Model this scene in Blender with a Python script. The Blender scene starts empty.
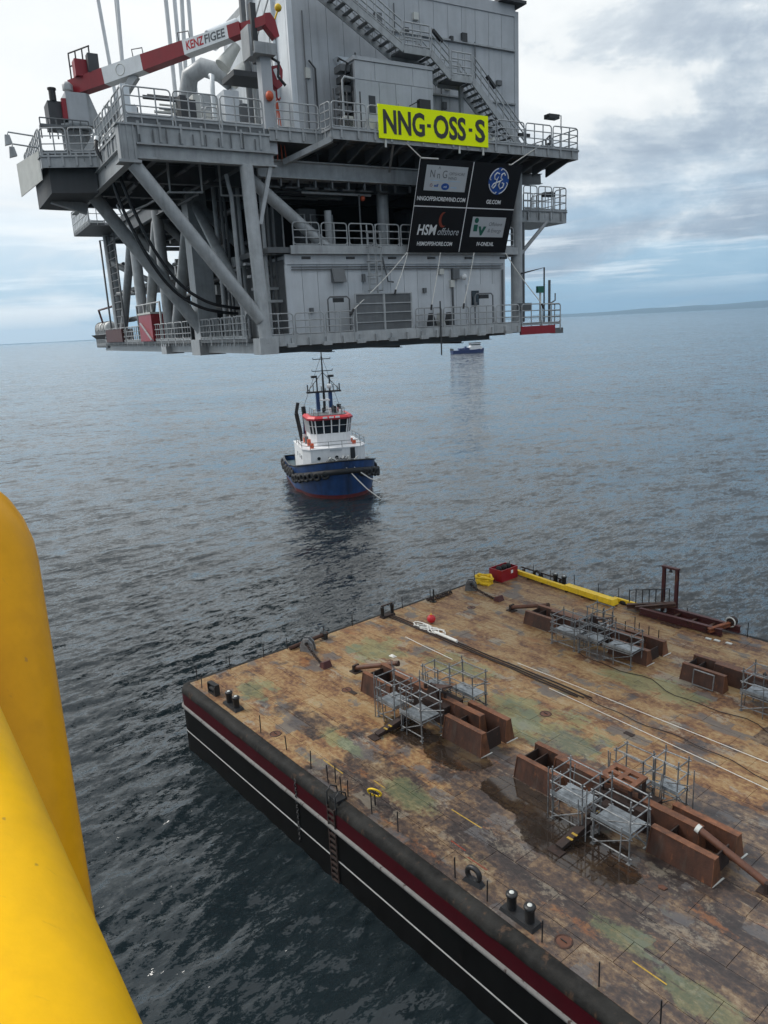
import bpy, math, random
from math import sin, cos, pi, radians, sqrt
from mathutils import Vector, Matrix
import numpy as np
random.seed(7)
S = bpy.context.scene
COL = S.collection

# ------------------------------------------------------------------ camera
CAM_H, FPX = 24.5, 750.0
PITCH, ROLL = 0.24470093, 0.04945963
cd = bpy.data.cameras.new('camera'); cam = bpy.data.objects.new('camera', cd); COL.objects.link(cam)
cd.sensor_fit = 'VERTICAL'; cd.sensor_height = 36.0; cd.lens = 36.0 * FPX / 1024.0
cd.clip_start = 0.05; cd.clip_end = 60000.0
fw = Vector((0, cos(PITCH), -sin(PITCH))); up0 = Vector((0, sin(PITCH), cos(PITCH))); rt0 = Vector((1, 0, 0))
rt = rt0 * cos(ROLL) - up0 * sin(ROLL)
up = up0 * cos(ROLL) + rt0 * sin(ROLL)
M = Matrix((rt, up, -fw)).transposed().to_4x4(); M.translation = Vector((0, 0, CAM_H))
cam.matrix_world = M
S.camera = cam

# ------------------------------------------------------------------ view, sun, sky
S.view_settings.view_transform = 'Standard'; S.view_settings.look = 'None'
S.view_settings.exposure = 0.80; S.view_settings.gamma = 1.0
SUN_DIR = Vector((-0.80, 0.30, 0.85)).normalized()
sl = bpy.data.lights.new('sun', 'SUN'); sl.energy = 1.5; sl.angle = radians(20); sl.color = (1.0, 0.965, 0.91)
so = bpy.data.objects.new('sun', sl); COL.objects.link(so)
so.rotation_euler = SUN_DIR.to_track_quat('Z', 'Y').to_euler(); so.location = (-200, 100, 300)


class NT:
    """small helper to wire shader nodes"""
    def __init__(s, tree):
        s.t = tree; s.n = tree.nodes; s.l = tree.links
    def new(s, typ, ins=None, **props):
        nd = s.n.new(typ)
        for k, v in props.items(): setattr(nd, k, v)
        for k, v in (ins or {}).items(): s.set(nd.inputs[k], v)
        return nd
    def set(s, sock, v):
        if isinstance(v, bpy.types.NodeSocket): s.l.new(v, sock)
        elif isinstance(v, bpy.types.Node): s.l.new(v.outputs[0], sock)
        else:
            if isinstance(v, tuple) and len(v) == 3 and sock.type == 'RGBA': v = (*v, 1)
            sock.default_value = v
    def math(s, op, a, b=0.5, c=None, clamp=False):
        nd = s.new('ShaderNodeMath', operation=op, use_clamp=clamp)
        s.set(nd.inputs[0], a); s.set(nd.inputs[1], b)
        if c is not None: s.set(nd.inputs[2], c)
        return nd.outputs[0]
    def mix(s, f, a, b, mode='MIX'):
        nd = s.new('ShaderNodeMix', data_type='RGBA', blend_type=mode)
        s.set(nd.inputs[0], f); s.set(nd.inputs[6], a); s.set(nd.inputs[7], b)
        return nd.outputs[2]
    def ramp(s, f, stops, interp='LINEAR'):
        nd = s.new('ShaderNodeValToRGB'); cr = nd.color_ramp; cr.interpolation = interp
        while len(cr.elements) < len(stops): cr.elements.new(0.5)
        for e, (p, c) in zip(cr.elements, stops):
            e.position = p; e.color = (c, c, c, 1) if isinstance(c, (int, float)) else (*c, 1)
        s.set(nd.inputs[0], f); return nd.outputs[0]
    def noise(s, vec, scale, detail=4, rough=0.55, dist=0.0, out=0):
        nd = s.new('ShaderNodeTexNoise', {'Vector': vec, 'Scale': scale, 'Detail': detail, 'Roughness': rough, 'Distortion': dist})
        return nd.outputs[out]
    def mapping(s, vec, loc=(0, 0, 0), rot=(0, 0, 0), scale=(1, 1, 1)):
        return s.new('ShaderNodeMapping', {'Vector': vec, 'Location': loc, 'Rotation': rot, 'Scale': scale}).outputs[0]
    def smooth(s, v, a, b, o0=0.0, o1=1.0):
        nd = s.new('ShaderNodeMapRange', interpolation_type='SMOOTHSTEP')
        for k, x in zip(('Value', 'From Min', 'From Max', 'To Min', 'To Max'), (v, a, b, o0, o1)): s.set(nd.inputs[k], x)
        return nd.outputs[0]


W = bpy.data.worlds.new('World'); S.world = W; W.use_nodes = True
w = NT(W.node_tree); w.n.clear()
sky = w.new('ShaderNodeTexSky', sky_type='NISHITA', sun_disc=False)
sky.sun_elevation = math.asin(SUN_DIR.z); sky.sun_rotation = math.atan2(SUN_DIR.x, SUN_DIR.y)
sky.air_density = 1.0; sky.dust_density = 2.0
d = w.new('ShaderNodeTexCoord').outputs['Generated']
sep = w.new('ShaderNodeSeparateXYZ', {0: d}); dz = sep.outputs[2]
# flat cloud-deck coordinates so clouds shrink towards the horizon
den = w.math('ADD', w.math('MAXIMUM', dz, 0.0), 0.16)
cx = w.math('DIVIDE', sep.outputs[0], den); cy = w.math('DIVIDE', sep.outputs[1], den)
cv = w.new('ShaderNodeCombineXYZ', {0: cx, 1: cy, 2: 0.0}).outputs[0]
big = w.noise(w.mapping(d, loc=(0.35, 0.0, 0.62), scale=(1.0, 1.0, 2.1)), 2.4, 3, 0.5, 0.5)
med = w.noise(w.mapping(d, loc=(3.7, 1.1, 0.4), scale=(1.0, 1.0, 1.5)), 6.5, 12, 0.62, 0.2)
fine = w.noise(w.mapping(cv, scale=(0.6, 1.2, 1)), 3.0, 10, 0.62, 0.3)
shape = w.math('ADD', w.math('MULTIPLY', big, 0.62), w.math('ADD', w.math('MULTIPLY', med, 0.42), w.math('MULTIPLY', fine, 0.16)))
lum = w.ramp(shape, [(0.52, (0.30, 0.38, 0.48)), (0.585, (0.42, 0.50, 0.595)), (0.625, (0.59, 0.665, 0.735)), (0.655, (0.83, 0.87, 0.89)), (0.72, (0.95, 0.97, 0.97))])
# towards the veiled sun the overcast is brighter and whiter
sd = w.new('ShaderNodeVectorMath', {0: d, 1: tuple(SUN_DIR)}, operation='DOT_PRODUCT').outputs['Value']
glow = w.smooth(sd, 0.05, 0.62)
lum = w.mix(w.math('MULTIPLY', glow, 0.90), lum, (0.97, 0.99, 0.99))
# an overcast sky brightens steadily towards the zenith
lum = w.mix(w.smooth(dz, 0.36, 0.80), lum, (0.80, 0.84, 0.88))
zen = w.smooth(dz, 0.25, 1.0, 1.0, 1.2)
lum = w.new('ShaderNodeVectorMath', {0: lum, 'Scale': zen}, operation='SCALE').outputs[0]
# the broken band low over the sea: blue air, thin bright streaks
gapn = w.noise(w.mapping(d, loc=(2.0, 0.3, 0.1), scale=(1, 1, 4)), 3.4, 9, 0.58, 0.5)
lowb = w.smooth(dz, 0.03, 0.20, 1.0, 0.0)
gap = w.math('MULTIPLY', lowb, w.smooth(gapn, 0.40, 0.56))
cloud = w.new('ShaderNodeVectorMath', {0: lum, 'Scale': 6.1}, operation='SCALE').outputs[0]
hor = w.mix(0.2, (1.9, 3.4, 4.8), sky.outputs[0])
col = w.mix(w.math('MULTIPLY', gap, 0.85), cloud, hor)
streak = w.math('MULTIPLY', w.smooth(w.noise(w.mapping(d, loc=(4.4, 1.3, 0.0), scale=(1, 1, 14)), 2.6, 9, 0.64), 0.50, 0.62), w.math('MULTIPLY', lowb, w.smooth(dz, 0.012, 0.05)))
col = w.mix(w.math('MULTIPLY', streak, 0.6), col, (6.4, 6.7, 6.8))
bg = w.new('ShaderNodeBackground', {'Color': col, 'Strength': 0.1})
wo = w.new('ShaderNodeOutputWorld'); w.l.new(bg.outputs[0], wo.inputs[0])
W.cycles.sampling_method = 'MANUAL'; W.cycles.sample_map_resolution = 1024

# ------------------------------------------------------------------ materials
MATS = {}


def mat(name, col, rough=0.5, metal=0.0, var=0.18, nscale=1.5, rust=0.0, rustcol=(0.13, 0.05, 0.02), bump=0.0, coat=0.0, spec=0.5, streak=True, col2=None, tint=0.04, grime=0.0):
    m = bpy.data.materials.new(name); m.use_nodes = True; MATS[name] = m
    t = NT(m.node_tree); t.n.clear()
    p = t.new('ShaderNodeBsdfPrincipled', {'Roughness': rough, 'Metallic': metal, 'Coat Weight': coat, 'Specular IOR Level': spec})
    out = t.new('ShaderNodeOutputMaterial'); t.l.new(p.outputs[0], out.inputs[0])
    pos = t.new('ShaderNodeNewGeometry').outputs['Position']
    n1 = t.noise(pos, nscale, 5, 0.6)
    n2 = t.noise(t.mapping(pos, scale=(1, 1, 0.12)), nscale * 3.0, 4, 0.6) if streak else t.noise(pos, nscale * 5, 4, 0.6)
    f = t.math('ADD', t.math('MULTIPLY', n1, 0.6), t.math('MULTIPLY', n2, 0.4))
    lo = tuple(c * (1 - var) for c in col); hi = col2 or tuple(min(1, c * (1 + var)) for c in col)
    c = t.ramp(f, [(0.34, lo), (0.66, hi)])
    if rust > 0:
        rn = t.noise(t.mapping(pos, scale=(1, 1, 0.35)), nscale * 2.4, 7, 0.65)
        c = t.mix(t.smooth(rn, 0.68 - rust * 0.3, 0.80 - rust * 0.3), c, rustcol)
    rn_ = t.new('ShaderNodeObjectInfo').outputs['Random']
    vv = t.math('ADD', 1.0 - tint, t.math('MULTIPLY', rn_, 2 * tint))
    c = t.new('ShaderNodeVectorMath', {0: c, 'Scale': vv}, operation='SCALE').outputs[0]
    if grime > 0:
        gr = t.noise(t.mapping(pos, scale=(1.4, 1.4, 0.10)), 1.1, 8, 0.68)
        c = t.mix(t.math('MULTIPLY', t.smooth(gr, 0.54, 0.74), grime), c, (0.055, 0.048, 0.040))
    t.set(p.inputs['Base Color'], c)
    t.set(p.inputs['Roughness'], t.math('ADD', rough - 0.06, t.math('MULTIPLY', n1, 0.12)))
    if bump:
        b = t.new('ShaderNodeBump', {'Height': t.noise(pos, nscale * 8, 4, 0.6), 'Strength': bump, 'Distance': 0.02})
        t.l.new(b.outputs[0], p.inputs['Normal'])
    return m


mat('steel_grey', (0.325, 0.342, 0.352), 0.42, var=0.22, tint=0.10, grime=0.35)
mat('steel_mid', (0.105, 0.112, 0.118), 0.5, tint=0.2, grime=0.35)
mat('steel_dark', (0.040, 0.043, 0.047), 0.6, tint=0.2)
mat('interior_shade', (0.007, 0.0075, 0.009), 0.8)  # near-black colour stands in for the shade inside the recess
mat('cladding', (0.40, 0.422, 0.445), 0.40, var=0.12, nscale=0.9, tint=0.05, grime=0.26)
mat('cladding_white', (0.62, 0.66, 0.69), 0.4, var=0.08, grime=0.2)
mat('cladding_pale', (0.50, 0.525, 0.55), 0.4, var=0.10, nscale=0.9, tint=0.05, grime=0.22)
mat('white_paint', (0.74, 0.76, 0.77), 0.4, var=0.08)
mat('offwhite_panel', (0.52, 0.53, 0.50), 0.5, var=0.12)
mat('sling_white', (0.62, 0.64, 0.65), 0.7, var=0.1)
mat('red_paint', (0.24, 0.004, 0.013), 0.4, var=0.15)
mat('orange_paint', (0.55, 0.09, 0.03), 0.5)
mat('maroon_paint', (0.055, 0.010, 0.010), 0.55, rust=0.38, rustcol=(0.11, 0.04, 0.018))
mat('fluoro_yellow', (0.86, 1.0, 0.0), 0.6, var=0.02, spec=0.15)
mat('letter_black', (0.02, 0.022, 0.02), 0.5)
mat('vinyl_black', (0.006, 0.006, 0.008), 0.55, var=0.1, spec=0.25)
mat('white_print', (0.70, 0.72, 0.74), 0.5, var=0.03)
mat('grey_print', (0.42, 0.45, 0.48), 0.5, var=0.05)
mat('grey_letter', (0.10, 0.11, 0.12), 0.5)
mat('blue_print', (0.012, 0.07, 0.30), 0.45)
mat('lightblue_print', (0.25, 0.5, 0.75), 0.45)
mat('green_print', (0.006, 0.10, 0.07), 0.45)
mat('orange_print', (0.20, 0.03, 0.012), 0.5)
mat('red_letter', (0.50, 0.012, 0.02), 0.45)
mat('glass_dark', (0.012, 0.016, 0.02), 0.08, var=0.05)
mat('rubber', (0.012, 0.012, 0.013), 0.75, bump=0.3)
mat('hose_black', (0.010, 0.010, 0.012), 0.4)
mat('rust', (0.044, 0.0155, 0.0075), 0.62, var=0.6, nscale=1.4, rust=0.30, rustcol=(0.150, 0.050, 0.017), bump=0.5, tint=0.15, grime=0.7)
mat('rust_dark', (0.022, 0.0105, 0.0075), 0.75, var=0.5, nscale=2.5, rust=0.2, rustcol=(0.06, 0.024, 0.013), bump=0.4)
mat('rust_orange', (0.17, 0.050, 0.018), 0.75, var=0.4, nscale=3, rust=0.2)
mat('rust_pipe', (0.095, 0.036, 0.019), 0.6, var=0.3, nscale=2.0, rust=0.2)
mat('black_steel', (0.012, 0.012, 0.013), 0.45, rust=0.12, nscale=4)
mat('galvanized', (0.17, 0.175, 0.18), 0.45, metal=0.3, var=0.5, nscale=5, rust=0.15, tint=0.3)
mat('scaffold_deck', (0.19, 0.21, 0.225), 0.3, metal=0.3, var=0.45, nscale=2.5, tint=0.25, grime=0.5)
mat('hull_black', (0.0030, 0.0031, 0.0032), 0.65, var=0.6, rust=0.14, nscale=0.8, rustcol=(0.013, 0.009, 0.007), spec=0.10)
mat('hull_red', (0.040, 0.0018, 0.005), 0.65, rust=0.24, nscale=1.3, rustcol=(0.014, 0.005, 0.005), spec=0.12)
mat('gunwale', (0.013, 0.0125, 0.0115), 0.72, var=0.8, nscale=0.8, rust=0.36, rustcol=(0.060, 0.036, 0.023), bump=1.0, spec=0.2, grime=0.4)
mat('rub_rail', (0.15, 0.145, 0.14), 0.6, rust=0.36, nscale=2.0, rustcol=(0.035, 0.022, 0.018), spec=0.2)
mat('stripe_white', (0.42, 0.42, 0.41), 0.6, rust=0.25, nscale=3, rustcol=(0.08, 0.07, 0.06))
for nm_, cc in (('rail_yellow', (0.86, 0.47, 0.0)), ('rail_yellow_shade', (0.68, 0.315, 0.0))):  # second tone darkened toward orange: shade on the post put into its colour
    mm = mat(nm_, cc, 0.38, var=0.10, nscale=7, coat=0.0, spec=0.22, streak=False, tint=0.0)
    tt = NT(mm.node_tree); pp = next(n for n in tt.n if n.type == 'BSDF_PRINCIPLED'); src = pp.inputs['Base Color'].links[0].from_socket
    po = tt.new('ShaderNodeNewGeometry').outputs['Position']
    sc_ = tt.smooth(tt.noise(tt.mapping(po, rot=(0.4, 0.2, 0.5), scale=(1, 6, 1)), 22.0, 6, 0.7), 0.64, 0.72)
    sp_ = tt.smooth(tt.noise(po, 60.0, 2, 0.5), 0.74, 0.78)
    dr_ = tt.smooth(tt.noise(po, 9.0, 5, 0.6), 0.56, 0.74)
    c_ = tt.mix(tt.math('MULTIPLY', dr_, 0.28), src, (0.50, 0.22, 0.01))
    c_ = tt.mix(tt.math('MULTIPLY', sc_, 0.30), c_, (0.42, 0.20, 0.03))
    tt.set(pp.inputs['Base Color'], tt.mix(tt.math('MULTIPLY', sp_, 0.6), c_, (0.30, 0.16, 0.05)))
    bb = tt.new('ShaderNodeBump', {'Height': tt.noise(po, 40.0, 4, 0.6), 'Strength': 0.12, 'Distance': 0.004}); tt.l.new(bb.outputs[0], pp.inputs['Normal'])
mat('barge_yellow', (0.70, 0.46, 0.008), 0.55, var=0.2, nscale=3, rust=0.08, grime=0.4)
mat('yellow_marking', (0.36, 0.23, 0.03), 0.7, var=0.3, nscale=9, rust=0.42, rustcol=(0.09, 0.05, 0.03))
mat('rope_white', (0.68, 0.67, 0.63), 0.8, var=0.15, nscale=8)
mat('tug_blue', (0.009, 0.042, 0.140), 0.45, var=0.4, nscale=0.8, rust=0.10, rustcol=(0.05, 0.045, 0.05), grime=0.3)
mat('tug_red', (0.12, 0.014, 0.012), 0.5, var=0.3, nscale=1.0)
mat('tug_white', (0.72, 0.73, 0.74), 0.4, var=0.08, rust=0.10, rustcol=(0.33, 0.22, 0.15), grime=0.25)
mat('tug_deck', (0.06, 0.10, 0.12), 0.6)
mat('boat_navy', (0.012, 0.022, 0.11), 0.4)
mat('rust_bright', (0.125, 0.047, 0.020), 0.6, var=0.5, nscale=2.2, rust=0.35, rustcol=(0.21, 0.090, 0.042), bump=0.4, tint=0.15, grime=0.6)  # brighter rust for beam top plates, end plates and the slotted plate
mat('hills', (0.014, 0.022, 0.018), 0.9, var=0.5, nscale=0.004, streak=False)
mat('raft_white', (0.55, 0.56, 0.55), 0.45, var=0.1)


def deck_material():
    m = bpy.data.materials.new('deck_paint'); m.use_nodes = True; MATS['deck'] = m
    t = NT(m.node_tree); t.n.clear()
    p = t.new('ShaderNodeBsdfPrincipled'); out = t.new('ShaderNodeOutputMaterial'); t.l.new(p.outputs[0], out.inputs[0])
    pos = t.new('ShaderNodeNewGeometry').outputs['Position']
    # barge-aligned coordinates (origin at the near corner)
    v = t.new('ShaderNodeVectorMath', {0: pos, 1: (-B_ORG.x, -B_ORG.y, -4.5)}, operation='ADD').outputs[0]
    v = t.mapping(v, rot=(0, 0, -B_ANG))
    sp = t.new('ShaderNodeSeparateXYZ', {0: v}); X, Y = sp.outputs[0], sp.outputs[1]
    wob = t.new('ShaderNodeVectorMath', {0: t.noise(v, 1.3, 4, 0.6, out=1), 1: (0.5, 0.5, 0.5)}, operation='SUBTRACT').outputs[0]
    wob = t.new('ShaderNodeVectorMath', {0: wob, 'Scale': 0.50}, operation='SCALE').outputs[0]
    vw = t.new('ShaderNodeVectorMath', {0: v, 1: wob}, operation='ADD').outputs[0]
    rnd = t.new('ShaderNodeObjectInfo').outputs['Random']
    def patches(scale, bw, bh, off, vec):
        br = t.new('ShaderNodeTexBrick', {'Vector': t.mapping(vec, loc=off), 'Color1': (0, 0, 0), 'Color2': (1, 1, 1), 'Mortar': (0.5, 0.5, 0.5),
                   'Scale': scale, 'Mortar Size': 0.0, 'Brick Width': bw, 'Row Height': bh, 'Bias': 0.0})
        br.offset = 0.37; return br.outputs[0]
    p1 = patches(1.0, 2.7, 0.95, (3.1, 7.7, 0), vw)
    p2 = patches(1.0, 1.15, 0.62, (1.7, 2.2, 0), vw)
    p3 = patches(1.0, 4.3, 1.7, (0.4, 1.3, 0), vw)
    mf = t.noise(t.mapping(v, scale=(0.5, 1, 1)), 0.9, 7, 0.66); hf = t.noise(t.mapping(v, scale=(0.85, 1, 1)), 4.5, 8, 0.70)
    vhf = t.noise(t.mapping(v, scale=(0.8, 1, 1)), 16.0, 6, 0.7)
    f = t.math('ADD', t.math('MULTIPLY', t.math('SUBTRACT', p1, 0.5), 0.15), t.math('ADD', t.math('MULTIPLY', t.math('SUBTRACT', p2, 0.5), 0.13), t.math('ADD', mf, t.math('MULTIPLY', t.math('SUBTRACT', rnd, 0.5), 0.05))))
    f = t.math('ADD', f, t.math('MULTIPLY', t.math('SUBTRACT', hf, 0.5), 0.95))
    dry = t.ramp(f, [(0.18, (0.044, 0.021, 0.013)), (0.33, (0.105, 0.047, 0.021)), (0.43, (0.178, 0.088, 0.036)), (0.54, (0.250, 0.150, 0.062)), (0.68, (0.290, 0.202, 0.102)), (0.88, (0.33, 0.26, 0.165))])
    wet = t.ramp(f, [(0.20, (0.020, 0.015, 0.014)), (0.40, (0.040, 0.029, 0.026)), (0.51, (0.072, 0.047, 0.035)), (0.62, (0.135, 0.086, 0.050)), (0.82, (0.25, 0.19, 0.12))])
    # the near-right part of the deck is wet and worn to grey
    wm = t.math('ADD', t.smooth(X, 8.0, 24.0, 0.0, 0.66), t.smooth(Y, 2.0, 15.0, 0.34, -0.36))
    wm = t.math('ADD', wm, t.math('MULTIPLY', t.math('SUBTRACT', t.noise(v, 0.6, 6, 0.65), 0.5), 1.3))
    wm = t.math('ADD', wm, t.math('MULTIPLY', t.math('SUBTRACT', p3, 0.5), 0.45))
    wetm = t.smooth(wm, 0.36, 0.54)
    c = t.mix(wetm, dry, wet)
    # grey-blue primer patches and green paint left on some plates, flaked at the edges
    flake = t.math('ADD', t.math('MULTIPLY', t.math('SUBTRACT', hf, 0.5), 0.8), t.math('MULTIPLY', t.math('SUBTRACT', vhf, 0.5), 0.6))
    gb = t.math('ADD', t.noise(t.mapping(vw, loc=(9, 3, 0), scale=(0.6, 1, 1)), 0.5, 5, 0.6), t.math('ADD', t.math('MULTIPLY', t.math('SUBTRACT', p2, 0.5), 0.28), t.math('MULTIPLY', flake, 0.3)))
    c = t.mix(t.math('MULTIPLY', t.smooth(gb, 0.60, 0.66), 0.78), c, (0.082, 0.078, 0.080))
    be = t.math('ADD', t.noise(t.mapping(vw, loc=(1, 23, 0), scale=(0.5, 1, 1)), 0.6, 5, 0.6), t.math('ADD', t.math('MULTIPLY', t.math('SUBTRACT', p1, 0.5), -0.25), t.math('MULTIPLY', flake, 0.45)))
    c = t.mix(t.math('MULTIPLY', t.smooth(be, 0.62, 0.69), t.math('SUBTRACT', 0.72, t.math('MULTIPLY', wetm, 0.3))), c, (0.26, 0.225, 0.17))
    def blob(x, y, rx, ry):
        dx = t.math('DIVIDE', t.math('SUBTRACT', X, x), rx); dy = t.math('DIVIDE', t.math('SUBTRACT', Y, y), ry)
        return t.math('SUBTRACT', 1.0, t.math('ADD', t.math('MULTIPLY', dx, dx), t.math('MULTIPLY', dy, dy)), clamp=True)
    gz = None   # where green paint is left: patches near the edge, a band along the middle
    for bb in ((11.8, 3.0, 2.6, 1.0), (17.6, 2.6, 2.6, 1.1), (17.5, 11.6, 6.0, 2.4), (10.0, 13.2, 4.0, 1.6), (28.3, 2.9, 1.9, .9), (31.0, 2.4, 2.2, .9), (4.6, 11.2, 2.6, 2.6), (19.0, 19.0, 5.0, 1.6), (4.0, 3.0, 2.0, 1.6)):
        q = blob(*bb); gz = q if gz is None else t.math('MAXIMUM', gz, q)
    gn = t.math('ADD', t.math('MULTIPLY', gz, 0.55), t.math('ADD', t.math('MULTIPLY', t.math('SUBTRACT', t.noise(t.mapping(vw, loc=(2.4, 11, 0), scale=(0.55, 1, 1)), 0.8, 5, 0.6), 0.5), 1.3), t.math('ADD', t.math('MULTIPLY', t.math('SUBTRACT', p2, 0.5), 0.22), t.math('MULTIPLY', flake, 0.85))))
    c = t.mix(t.math('MULTIPLY', t.smooth(gn, 0.24, 0.46), t.math('SUBTRACT', 0.50, t.math('MULTIPLY', wetm, 0.14))), c, (0.135, 0.185, 0.085))
    orr = t.math('ADD', t.noise(t.mapping(vw, loc=(31, 5, 0), scale=(0.4, 1, 1)), 0.8, 5, 0.6), t.math('MULTIPLY', flake, 0.35))
    c = t.mix(t.math('MULTIPLY', t.smooth(orr, 0.60, 0.70), 0.55), c, (0.23, 0.082, 0.022))
    # worn flecks, weld scars, scratches, dark seams of dirt
    fl = t.smooth(t.noise(t.mapping(v, scale=(0.22, 1, 1)), 9.0, 7, 0.74), 0.60, 0.70)
    c = t.mix(t.math('MULTIPLY', fl, 0.5), c, (0.36, 0.29, 0.21))
    dk = t.smooth(t.noise(t.mapping(v, loc=(4, 4, 0), scale=(0.25, 1, 1)), 4.0, 8, 0.72), 0.57, 0.68)
    c = t.mix(t.math('MULTIPLY', dk, 0.75), c, (0.034, 0.020, 0.015))
    sx = t.smooth(t.noise(t.mapping(v, scale=(0.05, 1, 1)), 7.0, 5, 0.75), 0.60, 0.66)
    c = t.mix(t.math('MULTIPLY', t.math('MULTIPLY', sx, t.smooth(hf, 0.40, 0.60)), 0.5), c, (0.33, 0.28, 0.21))
    sy = t.smooth(t.noise(t.mapping(v, loc=(3, 7, 0), scale=(1, 0.06, 1)), 5.0, 5, 0.75), 0.62, 0.68)
    c = t.mix(t.math('MULTIPLY', t.math('MULTIPLY', sy, t.smooth(vhf, 0.38, 0.58)), 0.45), c, (0.045, 0.030, 0.024))
    # puddles lying round the near supports
    pd = t.math('MAXIMUM', t.math('MAXIMUM', blob(20.8, 6.0, 2.4, 1.2), blob(24.4, 5.3, 3.4, 1.7)), t.math('MAXIMUM', blob(16.4, 6.4, 2.6, 1.3), blob(13.6, 6.2, 2.4, 1.0)))
    pd = t.math('ADD', t.math('MULTIPLY', pd, 0.9), t.math('MULTIPLY', t.math('SUBTRACT', t.noise(vw, 0.9, 5, 0.6), 0.5), 1.0))
    pud = t.smooth(pd, 0.26, 0.36)
    c = t.mix(t.math('MULTIPLY', pud, 0.82), c, (0.020, 0.014, 0.010))
    t.set(p.inputs['Base Color'], c)
    rg = t.math('ADD', 0.52, t.math('MULTIPLY', hf, 0.25))
    rg = t.math('SUBTRACT', rg, t.math('MULTIPLY', wetm, t.math('ADD', 0.10, t.math('MULTIPLY', mf, 0.42))))
    r = t.new('ShaderNodeMix', data_type='FLOAT'); t.set(r.inputs[0], pud); t.set(r.inputs[2], rg); r.inputs[3].default_value = 0.04
    t.set(p.inputs['Roughness'], r.outputs[0])
    bs = t.math('SUBTRACT', 0.5, t.math('MULTIPLY', pud, 0.49))
    b = t.new('ShaderNodeBump', {'Height': t.math('ADD', hf, t.math('MULTIPLY', f, 0.6)), 'Strength': bs, 'Distance': 0.02})
    t.l.new(b.outputs[0], p.inputs['Normal'])


def sea_material():
    m = bpy.data.materials.new('sea_water'); m.use_nodes = True; MATS['sea'] = m
    t = NT(m.node_tree); t.n.clear()
    p = t.new('ShaderNodeBsdfPrincipled', {'Base Color': (0.010, 0.016, 0.019), 'Roughness': 0.06, 'IOR': 1.42, 'Specular IOR Level': 0.5})
    out = t.new('ShaderNodeOutputMaterial'); t.l.new(p.outputs[0], out.inputs[0])
    geo = t.new('ShaderNodeNewGeometry'); pos = geo.outputs['Position']
    # ripple slopes: independent noise fields tilt the surface directly
    gust = t.smooth(t.noise(t.mapping(pos, scale=(0.35, 1, 1)), 0.025, 5, 0.6), 0.3, 0.7, 0.65, 1.2)
    tot = None
    for rot, sc, scale, amp, det in ((-0.12, (0.55, 1, 1), 0.12, 0.45, 3), (-0.30, (0.55, 1, 1), 0.45, 0.80, 3), (-0.55, (0.45, 1, 1), 1.15, 0.85, 3), (-0.80, (0.38, 1, 1), 3.4, 1.0, 3), (-0.5, (0.5, 1, 1), 9.0, 0.85, 2.5)):
        c = t.noise(t.mapping(t.mapping(pos, rot=(0, 0, rot)), scale=sc), scale, det, 0.70, 0.6, out=1)
        v = t.new('ShaderNodeVectorMath', {0: c, 1: (0.5, 0.5, 0.5)}, operation='SUBTRACT').outputs[0]
        v = t.new('ShaderNodeVectorMath', {0: v, 1: (amp * 0.85, amp, 0.0)}, operation='MULTIPLY').outputs[0]
        tot = v if tot is None else t.new('ShaderNodeVectorMath', {0: tot, 1: v}, operation='ADD').outputs[0]
    tot = t.new('ShaderNodeVectorMath', {0: tot, 'Scale': gust}, operation='SCALE').outputs[0]
    n = t.new('ShaderNodeVectorMath', {0: geo.outputs['Normal'], 1: tot}, operation='ADD').outputs[0]
    n = t.new('ShaderNodeVectorMath', {0: n}, operation='NORMALIZE').outputs[0]
    t.l.new(n, p.inputs['Normal'])


B_ORG = Vector((-12.57, 40.80, 4.5)); B_ANG = -0.894129
P_ORG = Vector((-6.196, 44.0, 23.18)); P_ANG = 0.521024
deck_material(); sea_material()


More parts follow.
